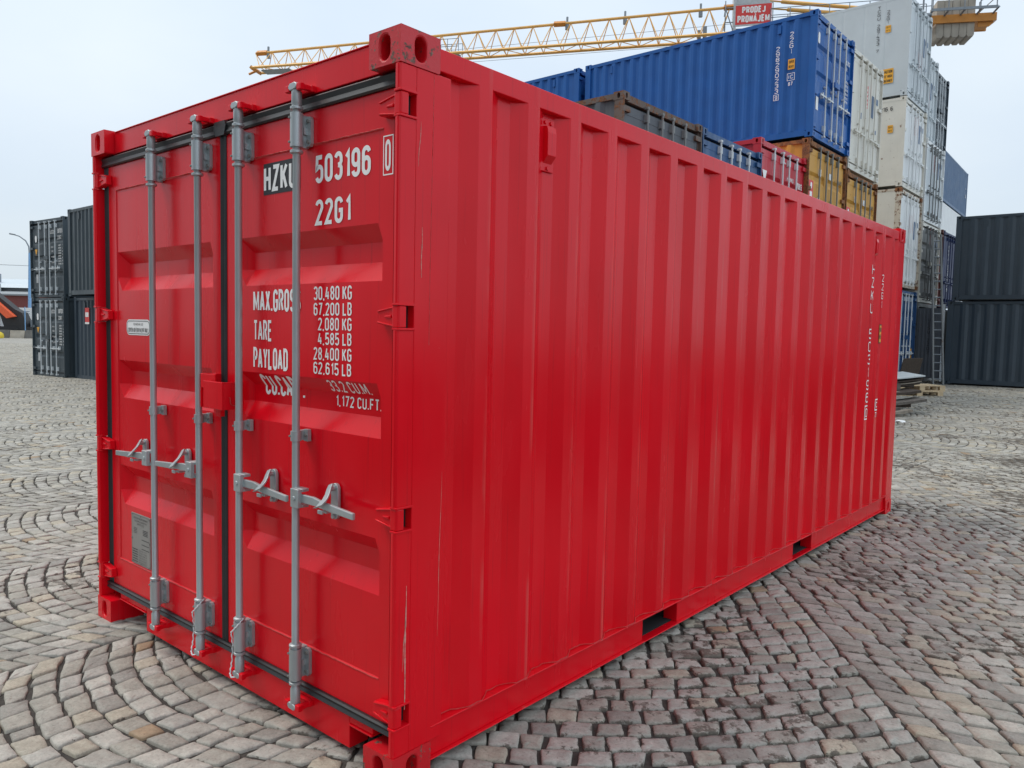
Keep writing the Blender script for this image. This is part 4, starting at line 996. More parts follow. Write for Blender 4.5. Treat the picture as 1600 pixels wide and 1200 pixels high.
def ochre_marks(c):
    o = on_door(c, M['signred'], [(None, -2.27, -2.0, 1.62, 2.04)], name='hazard_label')
    on_door(o, M['white_ink'], [('oval', -2.18, -2.08, 1.86, 2.0), (None, -2.2, -2.06, 1.66, 1.8)], y=0.044)
    on_door(c, M['white_ink'], [('triup', -1.72, -1.55, 1.66, 1.9), (None, -1.70, -1.55, 2.2, 2.36), (None, -1.04, -0.9, 2.22, 2.36)])
    on_door(c, M['black_ink'], [('TRIU 48 5', -0.50, -0.16, 2.2, 2.3), ('22G1', -0.5, -0.3, 2.05, 2.13), ('MAX', -0.95, -0.75, 1.7, 1.76)])
ochre_marks(c)
c = row('ochre container under the cream refrigerated one, the further of the two ochre doors', -4.42, 18.05, 2.76, HC, paint_='ochre', post='ochrerust', rod='darkrod', fit='ochrerust')
ochre_marks(c)
def reefer_marks(c, z=1.7):
    o = on_door(c, M['signred'], [(None, -1.22, -1.05, z, z+0.55)], name='brand_patch'); on_door(o, M['white_ink'], [(None, -1.19, -1.08, z+0.02+0.1*i, z+0.07+0.1*i) for i in range(5)], y=0.044)
    on_door(c, M['slate'], [(None, -1.62, -1.48, 1.35, 1.5), (None, -0.72, -0.55, 1.55, 2.1), (None, -0.48, -0.2, 1.95, 2.1), (None, -0.48, -0.26, 1.2, 1.3)], name='label')
c = row('cream refrigerated container standing on the further ochre one beside the bright blue one', -4.42, 18.05, 5.70, HC, paint_='cream', rod='cream', style='flat', wall_flat=True)
reefer_marks(c)

# the white column
X1, Y1 = -4.60, 23.42
c = row('pale grey refrigerated container with a yellow caution patch, topmost of the white column', X1, Y1, 8.72, HC, paint_='silver', rod='silver', style='flat', wall_flat=True)
reefer_marks(c, 1.0)
on_side(c, M['black_ink'], mir(column('TCGU 297433 7', 0.83, 0.93, 2.70, 0.085, 1.22) + column('22G1', 0.57, 0.67, 2.54, 0.085, 1.22)), NS-0.002)
o = on_side(c, M['orange_ink'], [(None, 0.53, 0.68, 1.90, 2.10)], NS-0.003, name='warning_sticker')
on_side(o, M['black_ink'], mir([('SH', 0.55, 0.66, 2.02, 2.07), ('HV', 0.55, 0.66, 1.93, 1.98)]), NS-0.006)
o = on_side(c, M['orange_ink'], [(None, 0.40, 0.72, 0.42, 0.84)], NS-0.003, name='warning_sticker')
on_side(o, M['black_ink'], mir([('CAUTION', 0.43, 0.69, 0.71, 0.80), ("9'6\" HIGH", 0.43, 0.69, 0.58, 0.66), ('CONTAINER', 0.43, 0.69, 0.45, 0.53)]), NS-0.006)
c = row('cream white refrigerated container second from the top of the white column, numbered 216 6', X1, Y1, 6.10, S_, paint_='cream', rod='white', style='flat', wall_flat=True, door_paint='white', fit='cream')
reefer_marks(c)
on_side(c, M['black_ink'], mir([('216', 0.50, 0.72, 2.22, 2.34), ('6', 0.36, 0.43, 2.22, 2.34)]), NS-0.003)
o = on_side(c, M['orange_ink'], [(None, 0.33, 0.48, 1.58, 1.80)], NS-0.003, name='warning_sticker'); on_side(o, M['black_ink'], mir([('SH', 0.35, 0.46, 1.71, 1.77), ('HV', 0.35, 0.46, 1.61, 1.67)]), NS-0.006)
c = row('white refrigerated container with a heavily rusted corner post, above the blue doors at ground level', X1, Y1, 3.16, HC, paint_='cream', post='creamrust', rod='white', style='flat', wall_flat=True, door_paint='white', fit='ochrerust')
reefer_marks(c)
c = row('blue container with tall pale lock rods at ground level under the rusted white one', X1, Y1, 0.2, HC, paint_='blue2', rod='whiterod')
on_door(c, M['white_ink'], [('299', -0.5, -0.2, 2.0, 2.1), ('22G1', -0.95, -0.8, 2.0, 2.08)]); on_door(c, M['orange_ink'], [(None, -0.32, -0.16, 0.75, 1.1)], name='warning_sticker')

# the next column to the right
X2, Y2 = -4.60, 26.05
c = row('pale grey refrigerated container crowning the second white column, right of the caution patch one', -4.9, 25.80, 8.04, HC, paint_='silver', rod='silver', style='flat', wall_flat=True); reefer_marks(c, 1.2)
c = row('white refrigerated container in the second white column, third from the ground', X2, Y2, 5.42, S_, paint_='white', rod='midgrey', style='flat', wall_flat=True, door_paint='silver'); reefer_marks(c)
c = row('dull greenish white container in the second white column, right above the dark open gap', X2, Y2, 2.80, S_, paint_='cream', post='cream', rod='midgrey', style='std', wall_flat=True, door_paint='midgrey'); reefer_marks(c, 1.95)
# open container at ground level: doors swung open, dark inside
def open_container():
    t = empty('shipping_container', (X2, Y2+W_, 0.18), R(90)); tag(t, 'grey container with doors swung open and dark inside, behind the pallets', 'container', GP)
    L, H = 6.058, S_; f = MB()
    for x0, x1 in ((-0.08, 0), (-W_, -W_+0.08)):
        f.box(x0, x1, 0, 0.16, 0.118, H-0.118); f.box(x0, x1, L-0.16, L, 0.118, H-0.118); f.box(x0, x1, 0.178, L-0.178, H-0.09, H); f.box(x0, x1, 0.178, L-0.178, 0, 0.16)
    f.box(-W_+0.164, -0.164, 0.0, 0.1, H-0.11, H-0.001); f.box(-W_+0.164, -0.164, 0.0, 0.1, 0.001, 0.12); f.build('frame', M['midgrey'], t)
    for r_ in (True, False):
        for fr in (True, False):
            for tp in (True, False): fitting(r_, fr, tp)(L, H-0.118 if tp else 0.0).build('corner_fitting', M['midgrey'], t)
    MB().box(-W_+0.01, -W_+0.03, 0.16, L-0.1, 0.1, H-0.05).box(-0.03, -0.01, 0.16, L-0.1, 0.1, H-0.05).build('side_wall', M['midgrey'], t)
    MB().box(-W_+0.04, -0.04, L-0.06, L-0.02, 0.1, H-0.05).build('end_wall', M['midgrey'], t)
    MB().box(-W_+0.04, -0.04, 0.1, L-0.06, H-0.04, H-0.015).build('roof', M['midgrey'], t); MB().box(-W_+0.04, -0.04, 0.1, L-0.06, 0.1, 0.13).build('floor', M['bark'], t)
    # doors swung out along the neighbours
    d1 = MB().box(-W_-0.05, -W_-0.01, -0.74, 0.0, 0.19, H-0.17)
    for k in range(5): d1.box(-W_-0.075, -W_-0.0505, -0.13-k*0.11, -0.07-k*0.11, 0.22, H-0.2)
    d1 = d1.build('door', M['greygreen'], t)
    MB().box(-W_-0.09, -W_-0.0, -0.80, -0.742, 0.1, H-0.05).build('lock_rod', M['whiterod'], d1)
    on_side(d1, M['black_ink'], mir(column('UESU 2207', -0.40, -0.32, 2.1, 0.10, 1.3)), -W_-0.078)
    d2 = MB().box(-0.40, -0.36, -0.95, 0.0, 0.19, H-0.17).build('door', M['midgrey'], t)
    r = MB()
    for yy in (-0.3, -0.65): r.tube([(-0.42, yy, 0.1), (-0.42, yy, H-0.1)], 0.02, 8)
    r.build('lock_rod', M['whiterod'], d2)
open_container()
# column three: set back
X3, Y3 = -5.15, 29.05
c = row('charcoal container with pale lock rods, top right edge of the tall stacks against the sky', X3-0.1, Y3, 8.52, 2.68, paint_='charcoal', rod='whiterod')
on_door(c, M['orange_ink'], [('tri', -2.2, -2.05, 1.3, 1.5)], name='hazard_label')
c = row('narrow seen white container under the charcoal one, beside the slate blue side', X3-0.1, Y3, 5.86, S_, paint_='white', rod='white', style='flat', wall_flat=True); reefer_marks(c)
row('brown red container under the narrow seen white one, behind the top of the ladder', X3, Y3, 2.84, HC, paint_='maroon', rod='maroon')
row('dark container at ground level behind the foot of the ladder', X3, Y3, 0.2, S_, paint_='navy', rod='darkrod')
c = row('navy container with white upright lettering, left of the upper dark grey container', X3, 31.62, 2.84, HC, paint_='navy', rod='navy', style='flat')
on_door(c, M['white_ink'], column('WWWU 2050578', -1.55, -1.32, 2.42, 0.12, 1.25))
c = row('navy container at ground level under the one with upright lettering', X3, 31.62, 0.2, S_, paint_='navy', rod='navy', style='flat')
on_door(c, M['white_ink'], column('22 10', -1.5, -1.32, 1.9, 0.13, 1.3))
# containers that carry the near part of the row (hidden by the red one from the front)
for x, y, pn, lb in ((-4.42, 8.1, 'slate', 'slate container at ground level under the weathered grey one, behind the red one'), (-4.42, 10.62, 'blue2', 'blue container at ground level under the dark blue one, behind the red one'), (-4.45, 13.05, 'maroon', 'brown container at ground level under the bright red one of the row')):
    row(lb, x, y, 0.02 if y < 12 else 0.1, 2.50 if y < 12 else 2.74, paint_=pn, rod='darkrod')
row('dark blue container at ground level carrying the near ochre one, hidden behind the red one', -4.42, 15.45, 0.09, HC, paint_='blue2', rod='darkrod')
row('grey container at ground level carrying the further ochre one, hidden behind the red one', -4.42, 18.05, 0.12, 2.62, paint_='greygreen', rod='darkrod')
for z, pn, lb in ((0.09, 'charcoal', 'ground level'), (3.0, 'slate', 'second level')):
    container('dark container at %s carrying the far blue one, out of sight behind the row' % lb, (-10.55, 15.38+W_, z), R(90), HC, paint_=pn)

# far slate blue pair
def far(label, z, pn, **k): return container(label, (-7.70, 38.92, z), 0.045, S_, L=12.19, paint_=pn, **k)
c = far('slate blue container with ribbed long side, against the sky right of the tall stacks', 8.75, 'slate')
on_side(c, M['white_ink'], [(None, 11.5, 11.6, 1.1, 1.3), (None, 11.5, 11.6, 1.6, 1.66)], 0.006)
c = far('white container with red lettering under the slate blue one', 6.12, 'white', wall_flat=True)
on_side(c, M['signred'], [('TEX', 4.0, 6.6, 0.15, 0.75), ('REEF', 6.9, 9.6, 0.15, 0.75)], 0.008)
far('grey container in the slate blue stack, hidden behind the navy ones at the second level', 3.50, 'greygreen'); far('dark grey container at the foot of the slate blue stack, hidden behind the navy ones', 0.2, 'anthracite')

# two dark grey containers on the right, long sides towards us
RG = 0.0
def longside(label, x, y, z, yaw, **k): return container(label, (x, y, z), R(-90)+yaw, S_, L=k.pop('L', 12.19), **k)
c = longside('upper dark grey container at the right edge, its long ribbed side towards us', -3.60, 25.84, 2.83, RG, paint_='charcoal', pitch=0.33)
c = longside('lower dark grey container at the right edge, standing on the cobbles under the other', -3.72, 25.90, 0.225, RG, paint_='charcoal', pitch=0.33)

# left stack of anthracite containers (doors face -Y)
LG = 'shipping containers in the yard stacks'
def anth(label, x, y, z, yaw, pn='anthracite'):
    c = container(label, (x+W_*math.cos(yaw), y+W_*math.sin(yaw), z), yaw, S_, paint_=pn, rod='whiterod')
    on_door(c, M['white_ink'], [('oval', -2.16, -2.02, 1.85, 2.08), ('UCCU', -1.02, -0.72, 2.08, 2.2), ('500702 8', -0.50, -0.16, 2.08, 2.22), ('22G1', -0.50, -0.24, 1.88, 2.0), ('MAX', -0.98, -0.8, 1.62, 1.68), ('TARE', -0.98, -0.8, 1.48, 1.54), ('PAYLOAD', -0.98, -0.72, 1.30, 1.36), ('CU.CAP', -0.98, -0.74, 1.12, 1.18)]
            + [('30,480 KG', -0.46, -0.26, 1.66-i*0.085, 1.71-i*0.085) for i in range(8)] + [('9', -0.18, -0.15, 1.66-i*0.1, 1.71-i*0.1) for i in range(7)])
    on_door(c, M['orange_ink'], [('tri', -2.18, -1.98, 1.42, 1.62)], name='hazard_label'); on_door(c, M['greybox'], [(None, -2.1, -1.95, 0.50, 0.78)], name='data_plate')
    return c
anth('upper anthracite container with doors towards us, in the left stack beside the street lamp', -27.95, 7.95, 2.37, 0.07)
anth('lower anthracite container with its doors towards us, at the bottom of the left stack', -27.38, 7.78, -0.235, 0.045)
longside('upper anthracite container with pale ribbed side, next to the left edge of the red one', -23.85, 7.66, 2.37, 0.0, paint_='anthracite')
c = longside('lower black looking container with a small red and white notice on its side', -24.72, 8.12, -0.235, 0.0, paint_='charcoal')
o = on_side(c, M['signred'], [(None, 0.86, 1.18, 1.82, 2.26)], 0.008, name='notice'); on_side(o, M['white_ink'], [(None, 0.90, 1.14, 1.98, 2.12), (None, 0.86, 1.18, 1.76, 1.82)], 0.012)

# ------------------------------------------------------------------ ladder, pallets, plank pile
def ladder():
    a = Vector((-3.62, 25.40, 0.2)); b = Vector((-4.02, 25.85, 4.9)); t = empty('ladder', a); tag(t, 'long grey metal ladder leaning on the stacked containers left of the dark grey pair', 'ladder')
    side = Vector((-0.27, -0.06, 0))
    m = MB()
    for s in (0, 1):
        o = side*s; MB().beam(o, (b-a)+o*0.8, 0.05).build('rail', M['midgrey'], t)
    for i in range(18):
        u = (i+0.7)/18.5; p = (b-a)*u; MB().tube([p, p+side*(1-0.2*u)], 0.02, 6).build('rung', M['steel'], t)
ladder()
def pallet(label, x, y, z, yaw, rnd):
    t = empty('wooden_pallet', (x, y, z), yaw); tag(t, label, 'pallet', 'stacked wooden pallets')
    m = MB()
    for i in range(7): m.box(-0.6, 0.6, -0.40+i*0.117, -0.40+i*0.117+0.095, 0.122, 0.144)
    m.build('deck', M['palewood'], t)
    m = MB()
    for xx in (-0.6, -0.07, 0.46): m.box(xx, xx+0.14, -0.4, 0.4, 0.100, 0.1215)
    m.build('stringer', M['palewood'], t)
    for xx in (-0.6, -0.07, 0.46):
        for yy in (-0.4, -0.05, 0.3): MB().box(xx, xx+0.14, yy, yy+0.1, 0.0225, 0.0995).build('block', M['palewood'], t)
    m = MB()
    for yy in (-0.4, -0.05, 0.3): m.box(-0.6, 0.6, yy, yy+0.1, 0, 0.022)
    m.build('skid', M['palewood'], t)
rn = random.Random(4)
pallet('pale new wooden pallet lying on the cobbles, lower of two', -3.36, 20.70, 0.13, R(40), rn)
pallet('pale new wooden pallet, upper of two, with a wooden block on it', -3.33, 20.72, 0.276, R(43), rn)
o = MB().prism([(-0.17, -0.1), (0.17, -0.1), (0.17, 0.07), (0.13, 0.1), (-0.17, 0.1)], 0, 0.24, 'z').build('wooden_block', M['palewood'], bevel=0.01); o.location = (-3.55, 20.75, 0.422); o.rotation_euler = (0, 0, R(30)); tag(o, 'squat pale block of wood on top of the pallets', 'wood block')
# pile of boards behind the red container
PG = 'boards in the scrap pile'
pl = [ # label, right hand end, (length, width, thickness), yaw, tilt, material
 ('short offcut lying loose on the cobbles at the front of the scrap pile', (-2.02, 14.98, 0.17), (0.75, 0.17, 0.05), 48, -9, 'palewood2'),
 ('thick grey timber lying lowest in the scrap pile', (-2.28, 15.15, 0.16), (1.6, 0.35, 0.10), 30, 0, 'rustplank'),
 ('broad grey board near the bottom of the pile, its right edge lifted', (-1.98, 15.65, 0.36), (2.2, 0.55, 0.05), 36, -9, 'rustplank'),
 ('short dark plank wedged under the broad grey board', (-2.2, 15.5, 0.24), (1.6, 0.3, 0.07), 42, -3, 'bark'),
 ('narrow lath standing askew at the front of the pile', (-2.32, 14.95, 0.12), (0.42, 0.05, 0.03), 40, 62, 'palewood'),
 ('dark board in the middle of the pile jutting furthest right', (-2.20, 15.95, 0.50), (2.3, 0.7, 0.05), 38, -7, 'bark'),
 ('grey plank lying across the middle of the pile', (-2.35, 15.7, 0.44), (1.5, 0.3, 0.06), 28, 2, 'palewood2'),
 ('squared grey beam under the sagging sheets', (-2.50, 16.0, 0.57), (1.9, 0.18, 0.15), 36, 0, 'rustplank'),
 ('squared dark beam under the sagging sheets', (-2.38, 16.5, 0.62), (2.0, 0.2, 0.16), 44, 0, 'bark'),
]
M['palewood2'] = plain('greyed_timber', (0.27, 0.235, 0.19), 0.85, var=0.3, scale=12)
for lb, c_, s, yw, tl, mt in pl:
    m = MB(); nseg = 8; r_ = random.Random(len(lb)); a, b, h = s[0], s[1]/2, s[2]/2
    sec = [(-a+a*i/nseg, r_.uniform(-.010, .010), r_.uniform(-.02, .02)) for i in range(nseg+1)]
    vs = []
    for x_, dz, dy in sec: vs += [(x_, -b+dy, -h+dz), (x_, b+dy, -h+dz), (x_, b+dy, h+dz), (x_, -b+dy, h+dz)]
    fs = [(0, 1, 2, 3), tuple(range(len(vs)-1, len(vs)-5, -1))]
    for i in range(nseg):
        for k in range(4): fs.append((i*4+k, i*4+(k+1) % 4, (i+1)*4+(k+1) % 4, (i+1)*4+k))
    m.add(vs, fs); o = m.build('board', M[mt]); o.location = (c_[0], c_[1], c_[2]+0.04); o.rotation_euler = (0, R(tl), R(yw)); tag(o, lb, 'board', PG)
for i, (lb, z, mt, ln, tl) in enumerate((('lowest brown curled sheet of the sagging stack', 0.66, 'bark', 1.9, -9), ('second brown sheet from the bottom of the sagging stack', 0.705, 'palewood2', 2.1, -7.5), ('third brown sheet, just below the pale one', 0.75, 'bark', 2.2, -5.5), ('pale sagging sheet lying on top of the scrap pile', 0.80, 'sheet', 2.3, -3))):
    m = MB(); n = 14; vs = []
    for k in range(n+1):
        u = k/n; x_ = -ln+ln*u; zz = 0.10*(u-0.55)**2+0.012*math.sin(u*11+i)
        vs += [(x_, -0.5, zz), (x_, 0.55, zz+0.03), (x_, 0.55, zz+0.055), (x_, -0.5, zz+0.025)]
    fs = [(0, 1, 2, 3), tuple(range(len(vs)-1, len(vs)-5, -1))]
    for k in range(n):
        for q in range(4): fs.append((k*4+q, k*4+(q+1) % 4, (k+1)*4+(q+1) % 4, (k+1)*4+q))
    m.add(vs, fs); o = m.build('curved_sheet', M[mt], smooth=40); o.location = (-2.36-0.03*(3-i), 16.60, z); o.rotation_euler = (0, R(tl), R(38)); tag(o, lb, 'sheet', 'curved sheets on the scrap pile')
o = MB().prism([(0, 0), (0.62, 0), (0.40, 0.42), (0.02, 0.45)], 0, 0.015, 'y').build('upright_panel', M['sheet']); o.location = (-3.45, 16.8, 0.84); o.rotation_euler = (R(-15), 0, R(40)); tag(o, 'pale cut panel standing upright at the back of the scrap pile', 'panel')
o = MB().box(-0.5, 0.5, -0.012, 0.012, 0, 0.9).build('plywood_board', M['bark']); o.location = (-4.0, 22.6, 0.18); o.rotation_euler = (R(12), 0, R(75)); tag(o, 'dark brown board leaning against the blue ground level container', 'board')
t = empty('gas_cylinder', (-3.95, 23.4, 0.19)); tag(t, 'small blue gas cylinder standing before the dark open container', 'gas cylinder')
MB().tube([(0, 0, 0), (0, 0, 0.6), (0, 0, 0.68), (0, 0, 0.72)], [0.1, 0.1, 0.07, 0.03], 14).build('bottle', M['blue2'], t, smooth=50); MB().tube([(0, 0, 0.715), (0, 0, 0.80)], 0.022, 8).build('valve', M['darkrod'], t)
m = MB(); r_ = random.Random(9)
bmx = bmesh.new(); bmesh.ops.create_icosphere(bmx, subdivisions=2, radius=0.10)
for v in bmx.verts: v.co *= 0.65+0.6*r_.random(); v.co.z *= 0.45
me = bpy.data.meshes.new('crumpled_paper'); bmx.to_mesh(me); bmx.free(); me.materials.append(M['white_ink'])
o = bpy.data.objects.new('crumpled_paper', me); col.objects.link(o); o.location = (-1.93, 13.9, 0.07); tag(o, 'crumpled white scrap of paper on the cobbles before the board pile', 'litter')

# ------------------------------------------------------------------ tower crane
def crane():
    t = empty('tower_crane', (-18.1, 42.2, 0)); tag(t, 'yellow tower crane whose lattice jib crosses the sky behind the containers', 'crane')
    O = Vector(t.location)
    def L(p): return Vector(p)-O
    # jib from the mast out to the left; triangular section, single top chord
    n = 26; A = Vector((-18.96, 41.32, 20.37)); Bq = Vector((-45.19, 26.99, 19.29)); A2 = Vector((-18.92, 41.30, 18.72)); B2 = Vector((-45.17, 26.98, 18.22))
    dr = (Bq-A); dr.z = 0; dr.normalize(); sd_ = Vector((-dr.y, dr.x, 0))
    top = [A.lerp(Bq, i/n) for i in range(n+1)]; bot = [A2.lerp(B2, (i+0.5)/n) for i in range(n)]
    hw = 0.55
    m = MB(); m.tube([L(A+Vector((0, 0, 0))), L(Bq)], 0.085, 8); m.build('top_chord', M['crane'], t, smooth=40)
    for s in (-1, 1):
        o = sd_*hw*s; MB().beam(L(A2+o), L(B2+o), 0.13).build('bottom_chord', M['crane'], t)
    m = MB()
    for i in range(n):
        for s in (-1, 1):
            o = sd_*hw*s
            m.tube([L(top[i]), L(bot[i]+o)], 0.028, 5); m.tube([L(top[i+1]), L(bot[i]+o)], 0.028, 5)
        m.tube([L(bot[i]+sd_*hw), L(bot[i]-sd_*hw)], 0.025, 5)
        if i < n-1: m.tube([L(bot[i]+sd_*hw*(1 if i % 2 else -1)), L(bot[i+1]+sd_*hw*(-1 if i % 2 else 1))], 0.025, 5)
    m.build('lacing', M['crane'], t)
    m = MB()
    for u in (0.0, 0.33, 0.66, 0.985): p = L(A.lerp(Bq, u)); m.beam(p+dr*0.35, p-dr*0.35, 0.24)
    m.build('chord_joint', M['crane_o'], t)
    e_ = L(B2); MB().beam(e_+sd_*0.6, e_-sd_*0.6, 0.2).beam(e_-Vector((0, 0, 0.05)), e_+dr*0.5-Vector((0, 0, 0.22)), 0.12).build('jib_nose', M['crane_o'], t)
    MB().box(-1.0, 1.0, -0.4, 0.4, -0.06, 0.0).tf(Matrix.Translation(e_-dr*1.6-Vector((0, 0, .12))) @ Matrix.Rotation(math.atan2(dr.y, dr.x), 4, 'Z')).build('end_platform', M['steel'], t)
    m = MB()
    for u in (0.22, 0.27): p = L(A2.lerp(B2, 0.63)); 
    m.box(-0.7, 0.7, -0.45, 0.45, -0.02, 0.03)
    for x_ in (-0.7, 0, 0.7): m.tube([(x_, -0.45, 0), (x_, -0.45, 0.9)], 0.02, 5); m.tube([(x_, 0.45, 0), (x_, 0.45, 0.9)], 0.02, 5)
    for y_ in (-0.45, 0.45):
        for z_ in (0.45, 0.9): m.tube([(-0.7, y_, z_), (0.7, y_, z_)], 0.02, 5)
    m.tf(Matrix.Translation(L(A2.lerp(B2, 0.56))) @ Matrix.Rotation(math.atan2(dr.y, dr.x), 4, 'Z')).build('trolley_cage', M['steel'], t)
    MB().tube([L(A2)-Vector((0, 0, .3)), L(A2.lerp(B2, 0.5))-Vector((0, 0, .42)), L(B2)-Vector((0, 0, .1))], 0.012, 4).tube([L(A2)+Vector((0, 0, .7)), L(A2.lerp(B2, 0.6))+Vector((0, 0, .35))], 0.012, 4).build('hoist_rope', M['steel'], t)
    m = MB()
    for u, dz in ((0.30, 0.3), (0.38, 0.3)): m.box(-0.12, 0.12, -0.1, 0.1, 0, 0.32); 
    for u in (0.055, 0.20, 0.315, 0.97):
        p = L(A.lerp(Bq, u)); m.tube([p-Vector((0, 0, 0.38)), p-Vector((0, 0, 0.1))], 0.12, 8); m.tube([p+Vector((0, 0, 0.05)), p+Vector((0, 0, 0.36))], 0.07, 6)
    m.build('lamp_and_pulley', M['steel'], t)
    # mast
    m = MB(); hw2 = 0.8; H = 18.6
    for a in (-1, 1):
        for b in (-1, 1): m.beam((a*hw2, b*hw2, 0), (a*hw2, b*hw2, H), 0.16)
    for i in range(12):
        z0, z1 = i*H/12, (i+1)*H/12
        for a, b in (((-1, -1), (1, -1)), ((1, -1), (1, 1)), ((1, 1), (-1, 1)), ((-1, 1), (-1, -1))):
            m.tube([(a[0]*hw2, a[1]*hw2, z0), (b[0]*hw2, b[1]*hw2, z1)], 0.04, 5); m.tube([(a[0]*hw2, a[1]*hw2, z1), (b[0]*hw2, b[1]*hw2, z1)], 0.04, 5)
    m.build('mast', M['crane'], t)
    an = math.atan2(-dr.y, -dr.x)
    Rm = Matrix.Rotation(an, 4, 'Z')
    MB().box(-0.95, 0.95, -0.75, 0.75, 20.35, 21.6).tf(Rm).build('machine_housing', M['greybox'], t)
    MB().box(-0.95, 0.9, -0.65, 0.65, 17.9, 19.05).tf(Rm).build('slewing_ring', M['steel'], t)
    MB().box(-1.0, -0.85, -0.8, 0.8, 18.9, 21.7).box(0.90, 1.0, -0.8, 0.8, 18.9, 20.4).tf(Rm).build('cab_frame', M['greybox'], t)
    m = MB(); q = L(A2)+Vector((0.4, 0.1, -0.15))
    m.box(-0.3, -0.1, -0.15, 0.15, 0.1, 0.75).box(0.0, 0.22, -0.15, 0.15, 0.15, 0.95).box(-0.35, 0.3, -0.3, 0.3, -0.1, 0.1); m.tf(Matrix.Translation(L((-20.2, 40.5, 18.35))) @ Rm).build('floodlight', M['steel'], t)
    m = MB()
    for z_ in (18.6, 19.4, 20.2): m.tube([(-1.45, -0.7, z_), (-0.95, -0.7, z_)], 0.03, 4); m.tube([(-1.45, 0.5, z_), (-1.45, -0.7, z_)], 0.03, 4)
    m.tube([(-1.45, -0.7, 18.4), (-1.45, -0.7, 20.6)], 0.03, 4); m.tube([(-1.0, -0.75, 18.9), (-1.45, -0.7, 20.2)], 0.03, 4); m.tf(Rm).build('ladder_cage', M['steel'], t)
    # counter jib: two tie bars, deck, ballast
    c0 = Vector((-16.95, 42.43, 20.14)); 
    for a, b in (((-17.26, 42.21, 20.62), (-9.9, 45.9, 19.3)), ((-16.95, 42.43, 20.16), (-9.9, 45.9, 19.0))):
        a, b = Vector(a), Vector(b); MB().tube([L(a), L(a.lerp(b, 0.10)), L(a.lerp(b, 0.11)), L(b)], [0.05, 0.05, 0.11, 0.11], 8).build('tie_bar', M['crane'], t, smooth=40)
    m = MB(); a, b = Vector((-17.0, 42.3, 18.95)), Vector((-9.66, 46.1, 19.0))
    for s in (-0.5, 0.5): m.beam(L(a)+sd_*s, L(b)+sd_*s, 0.2)
    for i in range(9):
        p = L(a.lerp(b, i/8.0)); m.tube([p+sd_*0.5, p+sd_*0.5+Vector((0, 0, 1.0))], 0.025, 4); m.tube([p-sd_*0.5, p-sd_*0.5+Vector((0, 0, 1.0))], 0.025, 4)
    for s in (-0.5, 0.5):
        for z_ in (0.5, 1.0): m.tube([L(a)+sd_*s+Vector((0, 0, z_)), L(b)+sd_*s+Vector((0, 0, z_))], 0.022, 4)
    m.build('walkway', M['steel'], t)
    # ballast end: local frame along the jib direction
    e = -dr; base = L((-9.64, 46.08, 18.72)); FR = Matrix.Translation(base) @ Matrix.Rotation(math.atan2(e.y, e.x), 4, 'Z')
    # local x along counter jib, y away from camera side (+)
    Ln = 3.35
    MB().box(0, Ln, -0.05, 0.07, 0.0, 0.42).box(0, Ln, 1.45, 1.57, 0.0, 0.42).box(0, 0.35, 0.07, 1.45, 0.0, 0.1).prism([(2.5, -0.25), (3.05, -0.25), (Ln-0.001, 0.0), (2.5, 0.0)], 0.1, 0.16, 'y').tf(FR).build('ballast_frame', M['crane_o'], t)
    MB().box(2.25, Ln-0.1, 0.08, 1.44, 0.02, 0.05).tf(FR).build('end_plate', M['crane_o'], t)
    for k in range(5):
        x0 = 0.42+k*0.385
        poly = [(x0, 1.25), (x0, -0.62), (x0+0.07, -0.74), (x0+0.31, -0.74), (x0+0.375, -0.62), (x0+0.375, 1.25)]
        MB().prism(poly, 0.10, 1.40, 'y').tf(FR).build('ballast_block', M['concrete'], t, bevel=0.02)
    m = MB(); 
    m.box(-0.05, Ln-0.15, -0.62, -0.56, 0.44, 0.58); 
    for k in range(5): x0 = 0.05+k*0.8; m.beam((x0, -0.6, 0.5), (x0-0.1, 0.1, 0.36), 0.09)
    for k in range(5): x0 = 0.02+k*0.78; m.tube([(x0, -0.6, 0.5), (x0, -0.6, 1.62)], 0.03, 5)
    for z_ in (1.05, 1.6): m.tube([(0.0, -0.6, z_), (3.14, -0.6, z_)], 0.025, 5)
    for z_ in (1.05, 1.6): m.tube([(3.14, -0.6, z_), (3.0, 1.6, z_)], 0.025, 5)
    m.tube([(3.0, 1.6, 0.4), (3.0, 1.6, 1.6)], 0.03, 5)
    m.tube([(-0.45, -0.6, 0.0), (-0.45, -0.6, 2.2)], 0.05, 5)
    m.tf(FR).build('railing', M['steel'], t)
    return dr
dr = crane()
# banner hanging on the crane
t = empty('banner', (-18.50, 41.07, 19.73)); t.rotation_euler = (0, 0, math.atan2(41.91-41.07, -16.74+18.50)); tag(t, 'red banner reading PRODEJ PRONAJEM with white letters, hung on the crane', 'banner')
MB().box(0, 1.96, 0, 0.02, -0.53, 0.53).build('cloth', M['signred'], t)
m = MB(); m.box(-0.06, 2.02, 0.005, 0.04, 0.53, 0.58).box(-0.06, 2.02, 0.005, 0.04, -0.62, -0.53).box(-0.08, -0.03, -0.01, 0.04, -0.62, 0.6).box(1.99, 2.05, -0.01, 0.04, -0.62, 0.6); m.build('banner_frame', M['greybox'], t)
m = MB(); fn = lambda a, b: (a, -0.006, b)
text_into(m, 'PRODEJ', 0.36, 1.62, 0.07, 0.44, fn, bold=0.06); text_into(m, 'PRONÁJEM', 0.12, 1.86, -0.44, -0.04, fn, bold=0.06); m.build('lettering', M['white_ink'], t, recalc=False)

